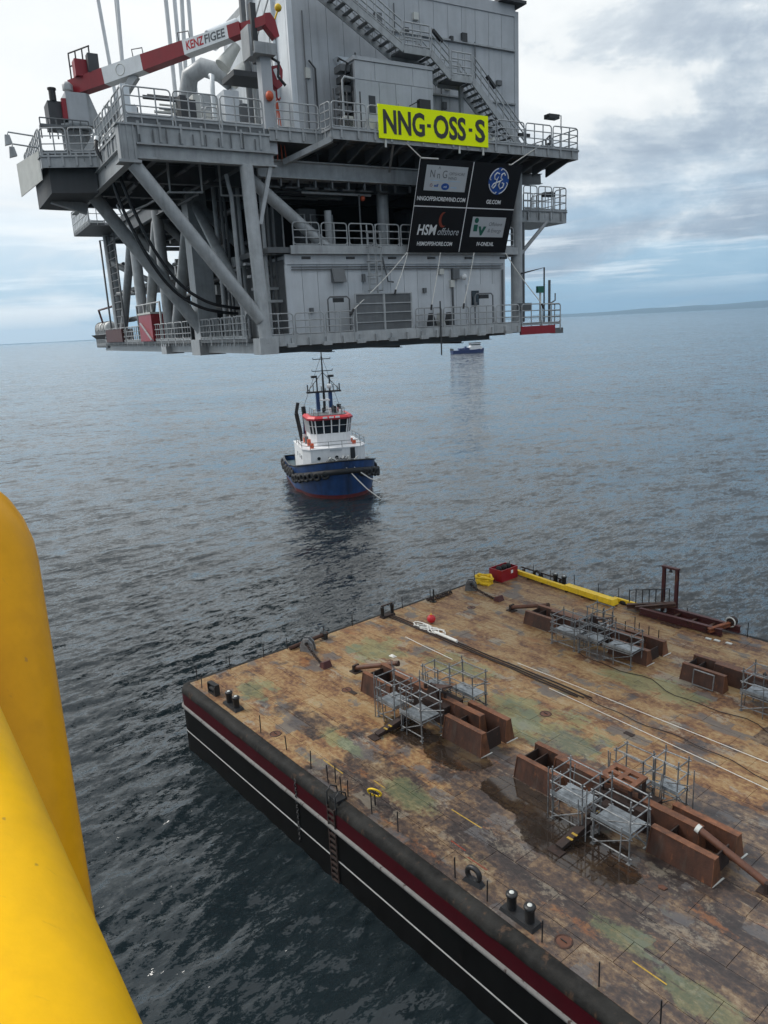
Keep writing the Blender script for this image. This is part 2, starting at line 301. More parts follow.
# ------------------------------------------------------------------ mesh helpers
class MB:
    def __init__(s): s.v = []; s.f = []; s.sm = []
    def add(s, vs, fs, smooth=False):
        o = len(s.v); s.v += [tuple(x) for x in vs]
        for f in fs: s.f.append(tuple(i + o for i in f)); s.sm.append(smooth)
        return s
    def box(s, x0, x1, y0, y1, z0, z1):
        return s.add([(x0, y0, z0), (x1, y0, z0), (x1, y1, z0), (x0, y1, z0), (x0, y0, z1), (x1, y0, z1), (x1, y1, z1), (x0, y1, z1)],
                     [(0, 3, 2, 1), (4, 5, 6, 7), (0, 1, 5, 4), (1, 2, 6, 5), (2, 3, 7, 6), (3, 0, 4, 7)])
    def hexa(s, b, t):
        """eight corners: bottom loop b, top loop t (counter-clockwise from above)"""
        return s.add(list(b) + list(t), [(0, 3, 2, 1), (4, 5, 6, 7), (0, 1, 5, 4), (1, 2, 6, 5), (2, 3, 7, 6), (3, 0, 4, 7)])
    def prism(s, poly, axis, a0, a1):
        n = len(poly)
        def P(q, a):
            u, v = q
            return (a, u, v) if axis == 'x' else (u, a, v) if axis == 'y' else (u, v, a)
        vs = [P(q, a0) for q in poly] + [P(q, a1) for q in poly]
        fs = [tuple(range(n))[::-1], tuple(range(n, 2 * n))] + [(i, (i + 1) % n, n + (i + 1) % n, n + i) for i in range(n)]
        return s.add(vs, fs)
    @staticmethod
    def frame(dv, upv=None):
        dv = dv.normalized(); u = Vector(upv) if upv is not None else (Vector((0, 0, 1)) if abs(dv.z) < 0.95 else Vector((0, 1, 0)))
        a = dv.cross(u).normalized(); b = a.cross(dv).normalized(); return a, b
    def bar(s, p, q, w, h=None, upv=None):
        p = Vector(p); q = Vector(q); h = w if h is None else h
        a, b = s.frame(q - p, upv); a = a * w / 2; b = b * h / 2
        vs = [p - a - b, p + a - b, p + a + b, p - a + b, q - a - b, q + a - b, q + a + b, q - a + b]
        return s.add(vs, [(0, 1, 2, 3), (7, 6, 5, 4), (0, 4, 5, 1), (1, 5, 6, 2), (2, 6, 7, 3), (3, 7, 4, 0)])
    def ibeam(s, p, q, w, h, t=0.04, upv=None):
        p = Vector(p); q = Vector(q); a, b = s.frame(q - p, upv)
        s.bar(p + b * (h / 2 - t / 2), q + b * (h / 2 - t / 2), w, t, upv); s.bar(p - b * (h / 2 - t / 2), q - b * (h / 2 - t / 2), w, t, upv)
        return s.bar(p, q, t, h - 2 * t, upv)
    def tube(s, p, q, r, n=8, r2=None, caps=True):
        p = Vector(p); q = Vector(q); a, b = s.frame(q - p); r2 = r if r2 is None else r2
        ring = [(cos(2 * pi * i / n), sin(2 * pi * i / n)) for i in range(n)]
        vs = [p + a * (c * r) + b * (k * r) for c, k in ring] + [q + a * (c * r2) + b * (k * r2) for c, k in ring]
        s.add(vs, [(i, i + n, (i + 1) % n + n, (i + 1) % n) for i in range(n)], True)
        if caps: s.add(vs, [tuple(range(n)), tuple(range(n, 2 * n))[::-1]])
        return s
    def path(s, pts, r, n=6, closed=False, caps=True, rs=None):
        pts = [Vector(p) for p in pts]; m = len(pts); rings = []; pa = None
        for i, p in enumerate(pts):
            d0 = pts[(i - 1) % m] if (closed or i > 0) else p; d1 = pts[(i + 1) % m] if (closed or i < m - 1) else p
            dv = (d1 - d0).normalized()
            if pa is None: a, b = s.frame(dv)
            else:
                a = (pa - dv * pa.dot(dv)).normalized(); b = a.cross(dv).normalized()
            pa = a; rr = rs[i] if rs else r
            rings.append([p + a * (cos(2 * pi * k / n) * rr) + b * (sin(2 * pi * k / n) * rr) for k in range(n)])
        vs = [v for rg in rings for v in rg]; fs = []
        for i in range(m if closed else m - 1):
            j = (i + 1) % m
            for k in range(n): fs.append((i * n + k, i * n + (k + 1) % n, j * n + (k + 1) % n, j * n + k)[::-1])
        s.add(vs, fs, True)
        if caps and not closed:
            s.add(rings[0], [tuple(range(n))]); s.add(rings[-1], [tuple(range(n))[::-1]])
        return s
    def lathe(s, prof, c=(0, 0, 0), n=12, axis='z', smooth=True):
        c = Vector(c); vs = []; fs = []
        for r, h in prof:
            for k in range(n):
                x, y = r * cos(2 * pi * k / n), r * sin(2 * pi * k / n)
                vs.append(c + (Vector((x, y, h)) if axis == 'z' else Vector((x, h, y)) if axis == 'y' else Vector((h, x, y))))
        for i in range(len(prof) - 1):
            for k in range(n): fs.append((i * n + k, i * n + (k + 1) % n, (i + 1) * n + (k + 1) % n, (i + 1) * n + k))
        s.add(vs, fs, smooth)
        m = len(prof)
        if prof[0][0] > 1e-4: s.add(vs[:n], [tuple(range(n))[::-1]])
        if prof[-1][0] > 1e-4: s.add(vs[(m - 1) * n:], [tuple(range(n))])
        return s
    def torus(s, c, R, r, axis='z', n=16, k=6, scale=(1, 1, 1)):
        pts = []
        for i in range(n):
            u, v = R * cos(2 * pi * i / n), R * sin(2 * pi * i / n)
            pts.append(Vector(c) + (Vector((u, v, 0)) if axis == 'z' else Vector((u, 0, v)) if axis == 'y' else Vector((0, u, v))))
        return s.path(pts, r, k, closed=True)
    def ball(s, c, r, n=12, sc=(1, 1, 1)):
        prof = [(r * sin(pi * i / 7) + 1e-5, -r * cos(pi * i / 7)) for i in range(8)]
        o = len(s.v); s.lathe(prof, (0, 0, 0), n)
        for i in range(o, len(s.v)):
            v = s.v[i]; s.v[i] = (v[0] * sc[0] + c[0], v[1] * sc[1] + c[1], v[2] * sc[2] + c[2])
        return s
    def mesh(s, name, m):
        me = bpy.data.meshes.new(name); me.from_pydata(s.v, [], s.f); me.polygons.foreach_set('use_smooth', s.sm)
        if m: me.materials.append(MATS[m])
        me.update(); return me
    def build(s, name, m, parent=None, loc=None, rot=None, label=None):
        return link(name, s.mesh(name, m), parent, loc, rot, label)


def link(name, me, parent=None, loc=None, rot=None, label=None):
    o = bpy.data.objects.new(name, me); COL.objects.link(o)
    if parent: o.parent = parent
    if loc is not None: o.location = loc
    if rot is not None: o.rotation_euler = rot
    if label: o['label'] = label
    return o


def tag(o, label=None, cat=None, group=None, kind=None):
    if label: o['label'] = label
    if cat: o['category'] = cat
    if group: o['group'] = group
    if kind: o['kind'] = kind
    return o


def thing(name, label, cat, loc=(0, 0, 0), rot=(0, 0, 0), group=None):
    o = bpy.data.objects.new(name, None); COL.objects.link(o); o.location = loc; o.rotation_euler = rot
    o.empty_display_size = 0.2
    return tag(o, label, cat, group)


def pthing(name, label, cat, loc=(0, 0, 0), rz=0.0, group=None):
    """a thing standing on the platform: given in platform coordinates"""
    R = Matrix.Rotation(P_ANG, 3, 'Z')
    return thing(name, label, cat, P_ORG + R @ Vector(loc), (0, 0, P_ANG + rz), group)


def bthing(name, label, cat, loc=(0, 0, 0), rz=0.0, group=None):
    R = Matrix.Rotation(B_ANG, 3, 'Z')
    return thing(name, label, cat, B_ORG + R @ Vector(loc), (0, 0, B_ANG + rz), group)


def text(name, body, size, m, parent, loc, rot, xs=1.0, bold=0.0, align='CENTER', ext=0.004, label=None, shear=0.0):
    cu = bpy.data.curves.new(name, 'FONT'); cu.body = body; cu.size = size; cu.align_x = align; cu.align_y = 'CENTER'
    cu.offset = bold; cu.extrude = ext; cu.resolution_u = 3; cu.shear = shear
    cu.materials.append(MATS[m])
    tmp = bpy.data.objects.new(name, cu); me = bpy.data.meshes.new_from_object(tmp)   # the letters become a plain mesh
    bpy.data.objects.remove(tmp); bpy.data.curves.remove(cu)
    o = link(name, me, parent, loc, rot, label); o.scale = (xs, 1, 1); return o


def fit(o, x0, x1, z0, z1):
    """stretch a lettering mesh (drawn in local x, y) to fill the given box on a board facing -y"""
    vs = o.data.vertices; xs = [v.co.x for v in vs]; ys = [v.co.y for v in vs]
    kx = (x1 - x0) / (max(xs) - min(xs)); ky = (z1 - z0) / (max(ys) - min(ys)); mx, my = min(xs), min(ys)
    for v in vs: v.co.x = (v.co.x - mx) * kx; v.co.y = (v.co.y - my) * ky
    o.scale = (1, 1, 1); o.location.x = x0; o.location.z = z0; return o


# ------------------------------------------------------------------ sea, far hills
SEA_DIR, SEA_SLOPE, SEA_Z = radians(130), 0.034, 0.40


def build_sea():
    def axis(lo, hi, st, far, g):
        a = list(np.arange(lo, hi + 1e-6, st)); s = st
        while a[-1] < far: s *= g; a.append(a[-1] + s)
        s = st; b = []
        x = lo
        while x > -far: s *= g; x -= s; b.append(x)
        return np.array(b[::-1] + a)
    xs = axis(-24, 34, 0.135, 16000, 1.035); ys = axis(14, 74, 0.135, 16000, 1.028)
    ys = ys[ys > -3000]; xs = xs.astype(np.float32); ys = ys.astype(np.float32)
    Xg, Yg = np.meshgrid(xs, ys)
    sx = np.gradient(xs)[None, :]; sy = np.gradient(ys)[:, None]; sp = np.maximum(sx, sy)
    rng = np.random.RandomState(3); Z = np.zeros_like(Xg)
    for k in range(84):
        lam = 0.48 * (10.0 / 0.48) ** ((k / 83.0) ** 1.25) * (0.9 + 0.2 * rng.rand()); th = SEA_DIR + rng.randn() * (0.34 if lam > 1.5 else 0.5)
        amp = SEA_SLOPE * lam / (2 * pi) * (0.6 + 0.8 * rng.rand()) * min(1.0, (1.3 / lam)) ** 0.75; kk = 2 * pi / lam
        fade = np.clip((lam / sp - 3.2) / 3.0, 0, 1).astype(np.float32)
        if fade.max() <= 0: continue
        ph = kk * (Xg * cos(th) + Yg * sin(th)) + rng.rand() * 6.28
        if lam < 3: ph = ph + 0.9 * np.sin(Xg * (0.5 / lam) * sin(th + 1) - Yg * (0.4 / lam) * cos(th + .6) + rng.rand() * 6)
        sn = np.sin(ph); Z += amp * fade * (2.0 * ((sn + 1) * 0.5) ** 1.7 - 0.75)
    Z *= 0.75 + 0.5 * np.sin(Xg * 0.045 + 1.1 * np.sin(Yg * 0.03)) * np.sin(Yg * 0.05 + 0.7)
    Z += SEA_Z
    ny, nx = Xg.shape
    co = np.stack([Xg, Yg, Z], -1).reshape(-1, 3).astype(np.float32)
    i = np.arange(ny * nx).reshape(ny, nx)
    q = np.stack([i[:-1, :-1], i[:-1, 1:], i[1:, 1:], i[1:, :-1]], -1).reshape(-1, 4)
    me = bpy.data.meshes.new('sea'); me.vertices.add(len(co)); me.vertices.foreach_set('co', co.ravel())
    me.loops.add(q.size); me.loops.foreach_set('vertex_index', q.ravel().astype(np.int32))
    me.polygons.add(len(q)); me.polygons.foreach_set('loop_start', np.arange(0, q.size, 4, dtype=np.int32))
    me.polygons.foreach_set('loop_total', np.full(len(q), 4, dtype=np.int32))
    me.polygons.foreach_set('use_smooth', np.ones(len(q), dtype=bool))
    me.materials.append(MATS['sea']); me.update(); me.validate()
    tag(link('sea', me), 'choppy grey-blue open sea under an overcast sky', kind='structure')


def build_hills():
    mb = MB(); n = 150
    rows = 6; vs = []
    for i in range(n + 1):
        az = radians(-42 + 104 * i / n); u = i / n
        h = (16 + 165 * max(0.0, (u - 0.40) / 0.6) ** 0.7) * (0.86 + 0.10 * sin(i * 0.21) + 0.08 * sin(i * 0.57 + 1) + 0.04 * sin(i * 1.3))
        for j in range(rows + 1):
            v = j / rows; R = 12200 + 2600 * v + 160 * sin(i * 0.3 + j)
            z = h * (sin(v * pi / 2) ** 1.2) * (1 + 0.06 * sin(i * 0.9 + j * 2)) - 4
            vs.append((R * sin(az), R * cos(az), z))
    fs = [(i * (rows + 1) + j, (i + 1) * (rows + 1) + j, (i + 1) * (rows + 1) + j + 1, i * (rows + 1) + j + 1) for i in range(n) for j in range(rows)]
    mb.add(vs, fs, True)
    tag(mb.build('hills', 'hills'), 'low hazy blue hills along the far shore', kind='structure')


build_sea(); build_hills()

# ------------------------------------------------------------------ railings
RAIL_CACHE = {}


def rail_mesh(wd, h, drop, m='steel_grey', r=0.040):
    key = (round(wd, 2), h, drop, m)
    if key in RAIL_CACHE: return RAIL_CACHE[key]
    mb = MB(); c = 0.16; g = 0.07
    x0, x1 = g, wd - g; zb = 0.14
    loop = [(x0, 0, zb + c), (x0, 0, h - c), (x0 + c * .3, 0, h - c * .3), (x0 + c, 0, h), (x1 - c, 0, h), (x1 - c * .3, 0, h - c * .3), (x1, 0, h - c), (x1, 0, zb + c),
            (x1 - c * .3, 0, zb + c * .3), (x1 - c, 0, zb), (x0 + c, 0, zb), (x0 + c * .3, 0, zb + c * .3)]
    mb.path(loop, r, 5, closed=True)
    for q in (.38, .69): mb.tube((x0, 0, h * q), (x1, 0, h * q), r * 0.85, 5, caps=False)
    mb.box(x0, x1, -.012, .012, .0, .10)
    k = max(2, round(wd / 0.8))
    for i in range(1, k): mb.tube((x0 + (x1 - x0) * i / k, 0, -drop), (x0 + (x1 - x0) * i / k, 0, h), r, 5)
    for x in (x0, x1): mb.bar((x, -0.0, -drop), (x, 0, zb + c), 0.07, 0.07)
    RAIL_CACHE[key] = mb.mesh('railing_panel', m); return RAIL_CACHE[key]


def railing(root, pts, h=1.3, drop=0.42, target=2.3, m='steel_grey', name='railing_panel'):
    for p, q in zip(pts[:-1], pts[1:]):
        p, q = Vector(p), Vector(q); L = (q - p).length; n = max(1, round(L / target)); a = math.atan2(q.y - p.y, q.x - p.x)
        me = rail_mesh(L / n, h, drop, m)
        for i in range(n): link(name, me, root, p + (q - p) * (i / n), (0, 0, a))


# ------------------------------------------------------------------ the lifted substation
def build_platform():
    root = pthing('offshore_platform', 'grey steel substation topside hanging from white slings above the sea', 'platform')
    def part(nm, mb, m='steel_grey', parent=None, label=None): return mb.build(nm, m, parent or root, label=label)
    B = lambda *a: MB().box(*a)
    T = lambda p, q, r, n=16: MB().tube(p, q, r, n)
    ZL, ZM, ZU = 0.9, 5.95, 11.9
    # --- lower deck
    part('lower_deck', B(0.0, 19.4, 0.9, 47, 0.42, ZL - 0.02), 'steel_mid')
    part('walkway', B(0.15, 22.4, 0.06, 1.25, ZL - 0.12, ZL - 0.01), 'steel_mid')
    f = B(-0.1, 18.75, -0.02, 0.08, 0.38, 0.98)
    for i in range(17): f.box(0.35 + i * 1.13, 0.47 + i * 1.13, -0.16, -0.02, 0.36, 0.80)
    part('walkway_fascia', f)
    for k in range(8): part('hanging_bracket', B(1.2 + k * 2.3, 1.75 + k * 2.3, -0.24, -0.022, 0.30, 0.52))
    g = MB().ibeam((0.4, 1.5, 0.2), (17.2, 1.5, 0.2), 0.5, 0.5); g.box(17.2, 18.4, 1.2, 1.7, 0.2, 0.45)
    part('bottom_girder', g, 'steel_mid')
    part('side_girder', B(-0.25, 0.25, 0.0, 46, 0.02, 0.62))
    for x in (5, 10, 15): part('bottom_girder', MB().ibeam((x, 1.8, 0.1), (x, 46, 0.1), 0.4, 0.6), 'steel_mid')
    part('corner_foot', B(-0.55, 0.55, -0.35, 0.75, -0.02, 0.9))
    part('corner_foot', B(-0.85, 0.95, 10.1, 12.0, -0.12, 0.92))
    part('corner_foot', B(-0.7, 0.7, 19.4, 20.9, -0.12, 0.88))
    part('side_walkway', B(-0.75, -0.28, 1.0, 43, ZL - 0.2, ZL - 0.03), 'steel_mid')
    # right end: red edge plate and end platform
    part('edge_plate', B(18.76, 21.9, -0.06, 0.10, 0.16, 0.72), 'red_paint', label='red painted edge plate')
    part('end_bracket', B(21.92, 22.7, -0.02, 0.5, 0.12, 0.5), 'steel_mid')
    railing(root, [(-0.2, 0.0, ZL), (5.75, 0.0, ZL)]); railing(root, [(10.1, 0.0, ZL), (18.7, 0.0, ZL)]); railing(root, [(18.8, 0.0, ZL - .1), (22.5, 0.0, ZL - .15), (22.5, 1.3, ZL - .15)], h=1.4)
    railing(root, [(-.72, 1.2, ZL), (-.72, 10, ZL)], target=2.0); railing(root, [(-.72, 12.2, ZL), (-.72, 43, ZL)], target=2.0)
    railing(root, [(-0.15, 2.2, ZL), (-0.15, 10, ZL)], target=1.2)
    # tall mesh gates in front of the ladder
    for k in range(2):
        x0 = 5.9 + k * 2.03
        gt = MB()
        for x in (x0, x0 + 1.97): gt.bar((x, 0.02, ZL - .4), (x, 0.02, 3.2), 0.07)
        for z in (ZL + .1, 1.5, 2.05, 2.6, 3.17): gt.bar((x0, 0.02, z), (x0 + 1.97, 0.02, z), 0.055)
        gp = part('gate', gt)
        B(x0 + 0.05, x0 + 1.92, 0.05, 0.07, ZL + .1, 3.14).build('mesh_panel', 'steel_mid', gp)
    for x0, x1, z1 in ((4.06, 5.5, 3.05), (14.9, 16.4, 3.0)):
        pf = MB().path([(x0, 0.05, ZL), (x0, .05, z1 - .15), (x0 + .15, .05, z1), (x1 - .15, .05, z1), (x1, .05, z1 - .15), (x1, .05, ZL)], 0.05, 6)
        pp = part('gate_portal', pf, 'steel_mid'); B(x0 + .35, x1 - .4, -0.02, 0.1, z1 - .32, z1 - 0.07).build('lamp', 'black_steel', pp)
    # --- lower module: panelled front and side walls
    mod = part('module', B(2.12, 18.3, 1.36, 12, ZL, 5.5), 'cladding_pale')
    xs = [2.06 + i * 1.02 for i in range(17)]
    for i in range(16):
        B(xs[i] + 0.012, xs[i + 1] - 0.012, 1.30, 1.362, ZL + .02, 4.98).build('wall_panel', 'cladding_pale', mod)
    B(2.02, 18.42, 1.22, 1.37, 5.0, 5.56).build('top_beam', 'cladding_pale', mod)
    B(2.0, 2.14, 1.24, 1.38, ZL, 5.0).build('corner_post', 'cladding_pale', mod); B(18.3, 18.44, 1.24, 1.38, ZL, 5.0).build('corner_post', 'cladding_pale', mod)
    for i in range(6): B(2.05, 2.115, 1.45 + i * 1.7, 3.12 + i * 1.7, ZL + .02, 5.3).build('wall_panel', 'steel_mid', mod)  # shading of the side wall put into the panels' darker steel
    dr = B(15.1, 17.95, 1.235, 1.30, ZL + .05, 3.65).build('door', 'cladding_pale', mod)
    B(15.5, 16.1, 1.17, 1.30, 2.3, 3.25).build('door_window', 'glass_dark', mod)
    for x in (13.95, 18.2): MB().bar((x, 1.2, ZL), (x, 1.2, 4.6), 0.1).build('downpipe', 'steel_mid', mod)
    vh = MB().hexa([(5.0, .85, 3.95), (5.85, .85, 3.95), (5.85, 1.3, 3.95), (5.0, 1.3, 3.95)], [(5.0, 1.15, 4.75), (5.85, 1.15, 4.75), (5.85, 1.3, 4.75), (5.0, 1.3, 4.75)])
    vh.build('vent_hood', 'steel_mid', mod)
    vb = B(13.9, 14.4, 1.0, 1.3, 4.0, 4.7).build('lamp_box', 'steel_mid', mod); MB().ball((14.75, 1.0, 4.15), 0.2).build('lamp', 'white_paint', mod)
    # caged ladder up to the mezzanine
    ld = MB()
    for x in (7.45, 8.05): ld.tube((x, 0.95, ZL), (x, 0.95, 7.3), 0.045, 6)
    ld_o = part('ladder', ld)
    for k in range(20): MB().tube((7.45, .95, 1.1 + k * 0.3), (8.05, .95, 1.1 + k * 0.3), 0.025, 5).build('rung', 'steel_grey', ld_o)
    for k in range(5):
        z = 3.4 + k * 0.85
        MB().path([(7.35, .95, z), (7.3, .55, z), (7.55, .25, z), (7.95, .25, z), (8.2, .55, z), (8.15, .95, z)], 0.03, 5).build('cage_hoop', 'steel_grey', ld_o)
    cg = MB()
    for x, y in ((7.3, .55), (7.55, .25), (7.95, .25), (8.2, .55)): cg.tube((x, y, 3.4), (x, y, 6.8), 0.022, 5)
    cg.build('cage_bar', 'steel_grey', ld_o)
    part('cable_pipe', MB().path([(8.6, 1.15, 5.4), (8.75, 1.1, 4.6), (8.9, 1.1, 3.95), (9.3, 1.1, 3.9)], 0.05), 'steel_mid')
    # --- mezzanine
    part('mezzanine_deck', B(0.9, 19.4, 1.0, 40, 5.62, 5.93), 'steel_mid')
    part('mezzanine_edge', B(2.3, 19.3, 0.86, 0.99, 5.55, 6.02))
    part('stub_beam', MB().ibeam((0.3, 1.9, 5.75), (2.2, 1.9, 5.75), 0.3, 0.3), 'cladding')
    railing(root, [(2.45, 0.92, ZM), (19.0, 0.92, ZM)], h=1.35, drop=0.3, target=1.9)
    for x in (3.0, 4.9): # pale portal frames standing inside
        part('hatch_frame', MB().path([(x, 3.4, ZM), (x, 3.4, 8.1), (x + 1.5, 3.4, 8.1), (x + 1.5, 3.4, ZM)], 0.06, 6))
    part('mezzanine_post', T((5.6, 2.4, ZM), (5.6, 2.4, 8.2), 0.22))
    # --- columns
    cols = [((-0.35, 0, 10.0), (-0.05, 0, .6), 0.37), ((0.05, 11, 10.6), (0.05, 11, .6), 0.0), ((0, 20.2, 10.6), (0, 20.2, .6), 0.42), ((0, 28.5, 10.6), (0, 28.5, .6), 0.45), ((-0.05, 38.6, 11), (0.0, 38.6, .6), 0.5)]
    for p, q, r in cols:
        mb = T(p, q, r, 20) if r else B(-0.62, 0.68, 10.35, 11.65, .9, 10.6)
        part('column', mb)
    part('column', T((19.57, 1.35, 0.3), (19.57, 1.35, 11), 0.40, 18))
    part('column', T((10.0, 3.2, ZM), (10.0, 3.2, 10), 0.38))
    for x, y in ((9.8, 20), (19.5, 11), (19.5, 20), (19.5, 30), (19.5, 40), (9.8, 40)): part('column', T((x, y, .5), (x, y, 11), 0.5))
    # --- braces
    br = [((-0.25, 0, 1.9), (-6.3, 0.1, 9.75), .36), ((-0.24, 11, 1.5), (-6.45, 11, 10.2), .42), ((0.2, 1.2, 9.6), (4.85, 1.3, 5.95), .34),
          ((0, 10.6, 9.6), (0, 2.2, 2.2), .33), ((0, 11.6, 9.8), (0, 18.8, 1.1), .42), ((0, 20.6, 9.8), (0, 27.4, 1.2), .4), ((0, 37.8, 1.2), (0, 29.4, 9.8), .36),
          ((0.3, 11.2, 9.8), (9, 11.2, 1.4), .34), ((0.3, 28.5, 9.8), (8, 28.5, 1.4), .36), ((19.5, 20, 10), (19.5, 11, 1), .35), ((9.8, 20.4, 1), (0.4, 20.4, 9.8), .3)]
    for p, q, r in br: part('brace', T(p, q, r, 18))
    part('gusset', MB().bar((1.0, -.05, 9.95), (.15, -.05, 7.0), .2, .24))
    # --- upper deck structure
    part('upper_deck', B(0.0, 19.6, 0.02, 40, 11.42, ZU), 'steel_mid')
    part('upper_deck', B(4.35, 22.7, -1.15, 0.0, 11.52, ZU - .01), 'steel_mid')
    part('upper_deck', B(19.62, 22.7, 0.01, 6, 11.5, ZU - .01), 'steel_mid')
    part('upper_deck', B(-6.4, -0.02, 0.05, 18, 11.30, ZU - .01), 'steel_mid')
    def fascia(p, q, z0, z1, n):
        p, q = Vector(p), Vector(q); dv = (q - p).normalized(); nr = Vector((dv.y, -dv.x, 0))
        mb = MB().bar((*p.xy, (z0 + z1) / 2), (*q.xy, (z0 + z1) / 2), 0.08, z1 - z0)
        mb.bar((*(p.xy + nr.xy * .05), z1 - .06), (*(q.xy + nr.xy * .05), z1 - .06), 0.16, 0.1)
        for i in range(n):
            c = p + (q - p) * ((i + .5) / n) + nr * 0.07; mb.bar((c.x, c.y, z0 + .08), (c.x, c.y, z1 + .1), 0.10, 0.12, (dv.x, dv.y, 0))
        return part('deck_fascia', mb)
    fascia((-6.45, 0.0, 0), (1.1, 0.0, 0), 10.72, 11.62, 7)
    fascia((1.1, -0.05, 0), (4.3, -0.05, 0), 11.3, 11.95, 4)
    fascia((4.3, -0.05, 0), (4.35, -1.2, 0), 11.3, 11.95, 1)
    fascia((4.35, -1.2, 0), (22.72, -1.2, 0), 11.38, 11.98, 17)
    fascia((22.74, -1.2, 0), (22.74, 6.0, 0), 11.38, 11.98, 5)
    fascia((-6.45, 17.9, 0), (-6.45, 0.0, 0), 10.72, 11.62, 14)
    wb = B(-6.1, 1.25, -0.05, 0.05, 10.05, 10.62); wb.box(-6.2, 1.35, -0.25, 0.25, 9.96, 10.05); wb.box(-6.1, 1.3, -0.25, 0.25, 10.62, 10.70)
    part('wing_girder', wb)
    eb = B(-6.95, -6.15, -0.30, 0.35, 9.85, 11.45); eb.box(-7.1, -6.0, -0.42, 0.45, 9.72, 9.85); eb.box(-7.05, -6.05, -0.38, 0.4, 11.45, 11.52)
    for x in (-6.85, -6.55, -6.25): eb.box(x - .02, x + .02, -0.36, -0.30, 9.85, 11.45)
    part('girder_end', eb)
    part('wing_girder', MB().ibeam((-6.4, 0.4, 10.3), (-6.4, 18, 10.3), 0.4, 1.0))
    part('girder', MB().ibeam((0.9, 1.5, 10.2), (19.6, 1.5, 10.2), 0.5, 0.95, 0.07))
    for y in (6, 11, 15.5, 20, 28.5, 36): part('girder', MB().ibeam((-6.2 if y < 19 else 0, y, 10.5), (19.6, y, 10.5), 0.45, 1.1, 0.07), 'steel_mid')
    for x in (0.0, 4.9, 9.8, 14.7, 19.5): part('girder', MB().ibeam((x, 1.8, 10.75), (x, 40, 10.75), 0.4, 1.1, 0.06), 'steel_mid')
    for x in (-4.4, -2.2): part('girder', MB().ibeam((x, 0.3, 10.9), (x, 18, 10.9), 0.3, 0.7, 0.05), 'steel_mid')
    for k in range(15):
        x = 5.4 + k * 1.2; part('cantilever_rib', MB().hexa([(x - .06, -1.1, 11.35), (x + .06, -1.1, 11.35), (x + .06, 1.3, 10.7), (x - .06, 1.3, 10.7)], [(x - .06, -1.1, 11.5), (x + .06, -1.1, 11.5), (x + .06, 1.3, 11.41), (x - .06, 1.3, 11.41)]), 'steel_mid')
    for k in range(9): part('drop_lug', B(2.2 + k * 1.1, 2.28 + k * 1.1, 1.4, 1.6, 9.3, 9.72), 'steel_mid')
    part('deck_strut', MB().bar((2.4, 1.2, 10.5), (4.4, -1.0, 11.4), 0.3, 0.3)); part('deck_strut', MB().bar((9.4, 1.2, 10.4), (8.4, -1.0, 11.4), 0.12, 0.12))
    for i, (x0, y0) in enumerate(((-3.9, 2.5), (-0.9, 2.8))):
        part('hanging_frame', MB().path([(x0, y0, 10.5), (x0, y0, 8.9), (x0 + 1.7, y0 - .3, 8.9), (x0 + 1.7, y0 - .3, 10.5)], 0.075, 6))
    part('hanging_frame', MB().path([(-3.9, 2.5, 8.95), (-4.6, 5, 8.6), (-5.6, 7, 8.3), (-5.8, 7.2, 8.9)], 0.06, 6))
    part('cable_duct', MB().path([(-0.95, 1.6, 9.8), (-0.85, 1.6, 9.2), (-0.75, 1.6, 8.7), (-0.7, 1.6, 1.0)], 0.12, 8))
    # --- crane deck at the left
    part('crane_deck', MB().prism([(-9.3, 8.55), (-6.47, 7.5), (-6.47, 16.5), (-9.3, 16)], 'z', 11.35, ZU - .02), 'steel_mid')
    fascia((-9.35, 8.5, 0), (-6.5, 7.45, 0), 10.95, 11.62, 4); fascia((-9.36, 15.9, 0), (-9.36, 8.5, 0), 10.95, 11.62, 4)
    part('crane_deck_box', MB().prism([(-9.0, 9.0), (-6.5, 8.2), (-6.5, 15.5), (-9.0, 15.2)], 'z', 9.7, 11.34), 'steel_dark')
    part('knee_beam', MB().bar((-8.6, 12, 9.9), (-6.6, 12, 9.3), .5, .6))
    railing(root, [(-9.35, 15.9, ZU - .2), (-9.35, 8.5, ZU - .2), (-6.5, 7.4, ZU - .2)], h=1.35, target=1.5)
    # white sheet hung on the outside of the crane deck
    part('wind_screen', MB().hexa([(-10.3, 12.2, 9.95), (-9.42, 9.0, 10.4), (-9.38, 9.0, 10.4), (-10.26, 12.2, 9.95)], [(-10.3, 12.2, 11.8), (-9.42, 9.0, 11.95), (-9.38, 9.0, 11.95), (-10.26, 12.2, 11.8)]), 'offwhite_panel')
    for (x, y, z) in ((-9.4, 10.0, 12.95), (-9.4, 8.7, 12.05)):
        lamp = part('floodlight_arm', MB().path([(x, y, z), (x - 1.35, y, z + .12), (x - 1.4, y, z - .05)], 0.045, 6))
        MB().hexa([(x - 1.6, y - .16, z - .62), (x - 1.2, y - .16, z - .5), (x - 1.2, y + .16, z - .5), (x - 1.6, y + .16, z - .62)], [(x - 1.55, y - .12, z - .05), (x - 1.3, y - .12, z - .05), (x - 1.3, y + .12, z - .05), (x - 1.55, y + .12, z - .05)]).build('lamp_head', 'steel_grey', lamp)
    railing(root, [(-6.5, 7.2, ZU), (-6.5, 0.0, ZU), (0.9, 0.0, ZU)], h=1.38, drop=1.0)
    railing(root, [(1.5, -0.08, ZU), (4.2, -0.08, ZU), (4.32, -1.22, ZU), (22.74, -1.22, ZU), (22.74, 4.0, ZU)], h=1.38, drop=.45, target=2.2)
    part('pipe_run', MB().tube((-6.2, 0.35, 12.0), (0.8, 0.35, 12.0), .07, 8)); part('pipe_run', MB().tube((-6.2, 0.6, 12.2), (0.8, 0.6, 12.2), .07, 8))
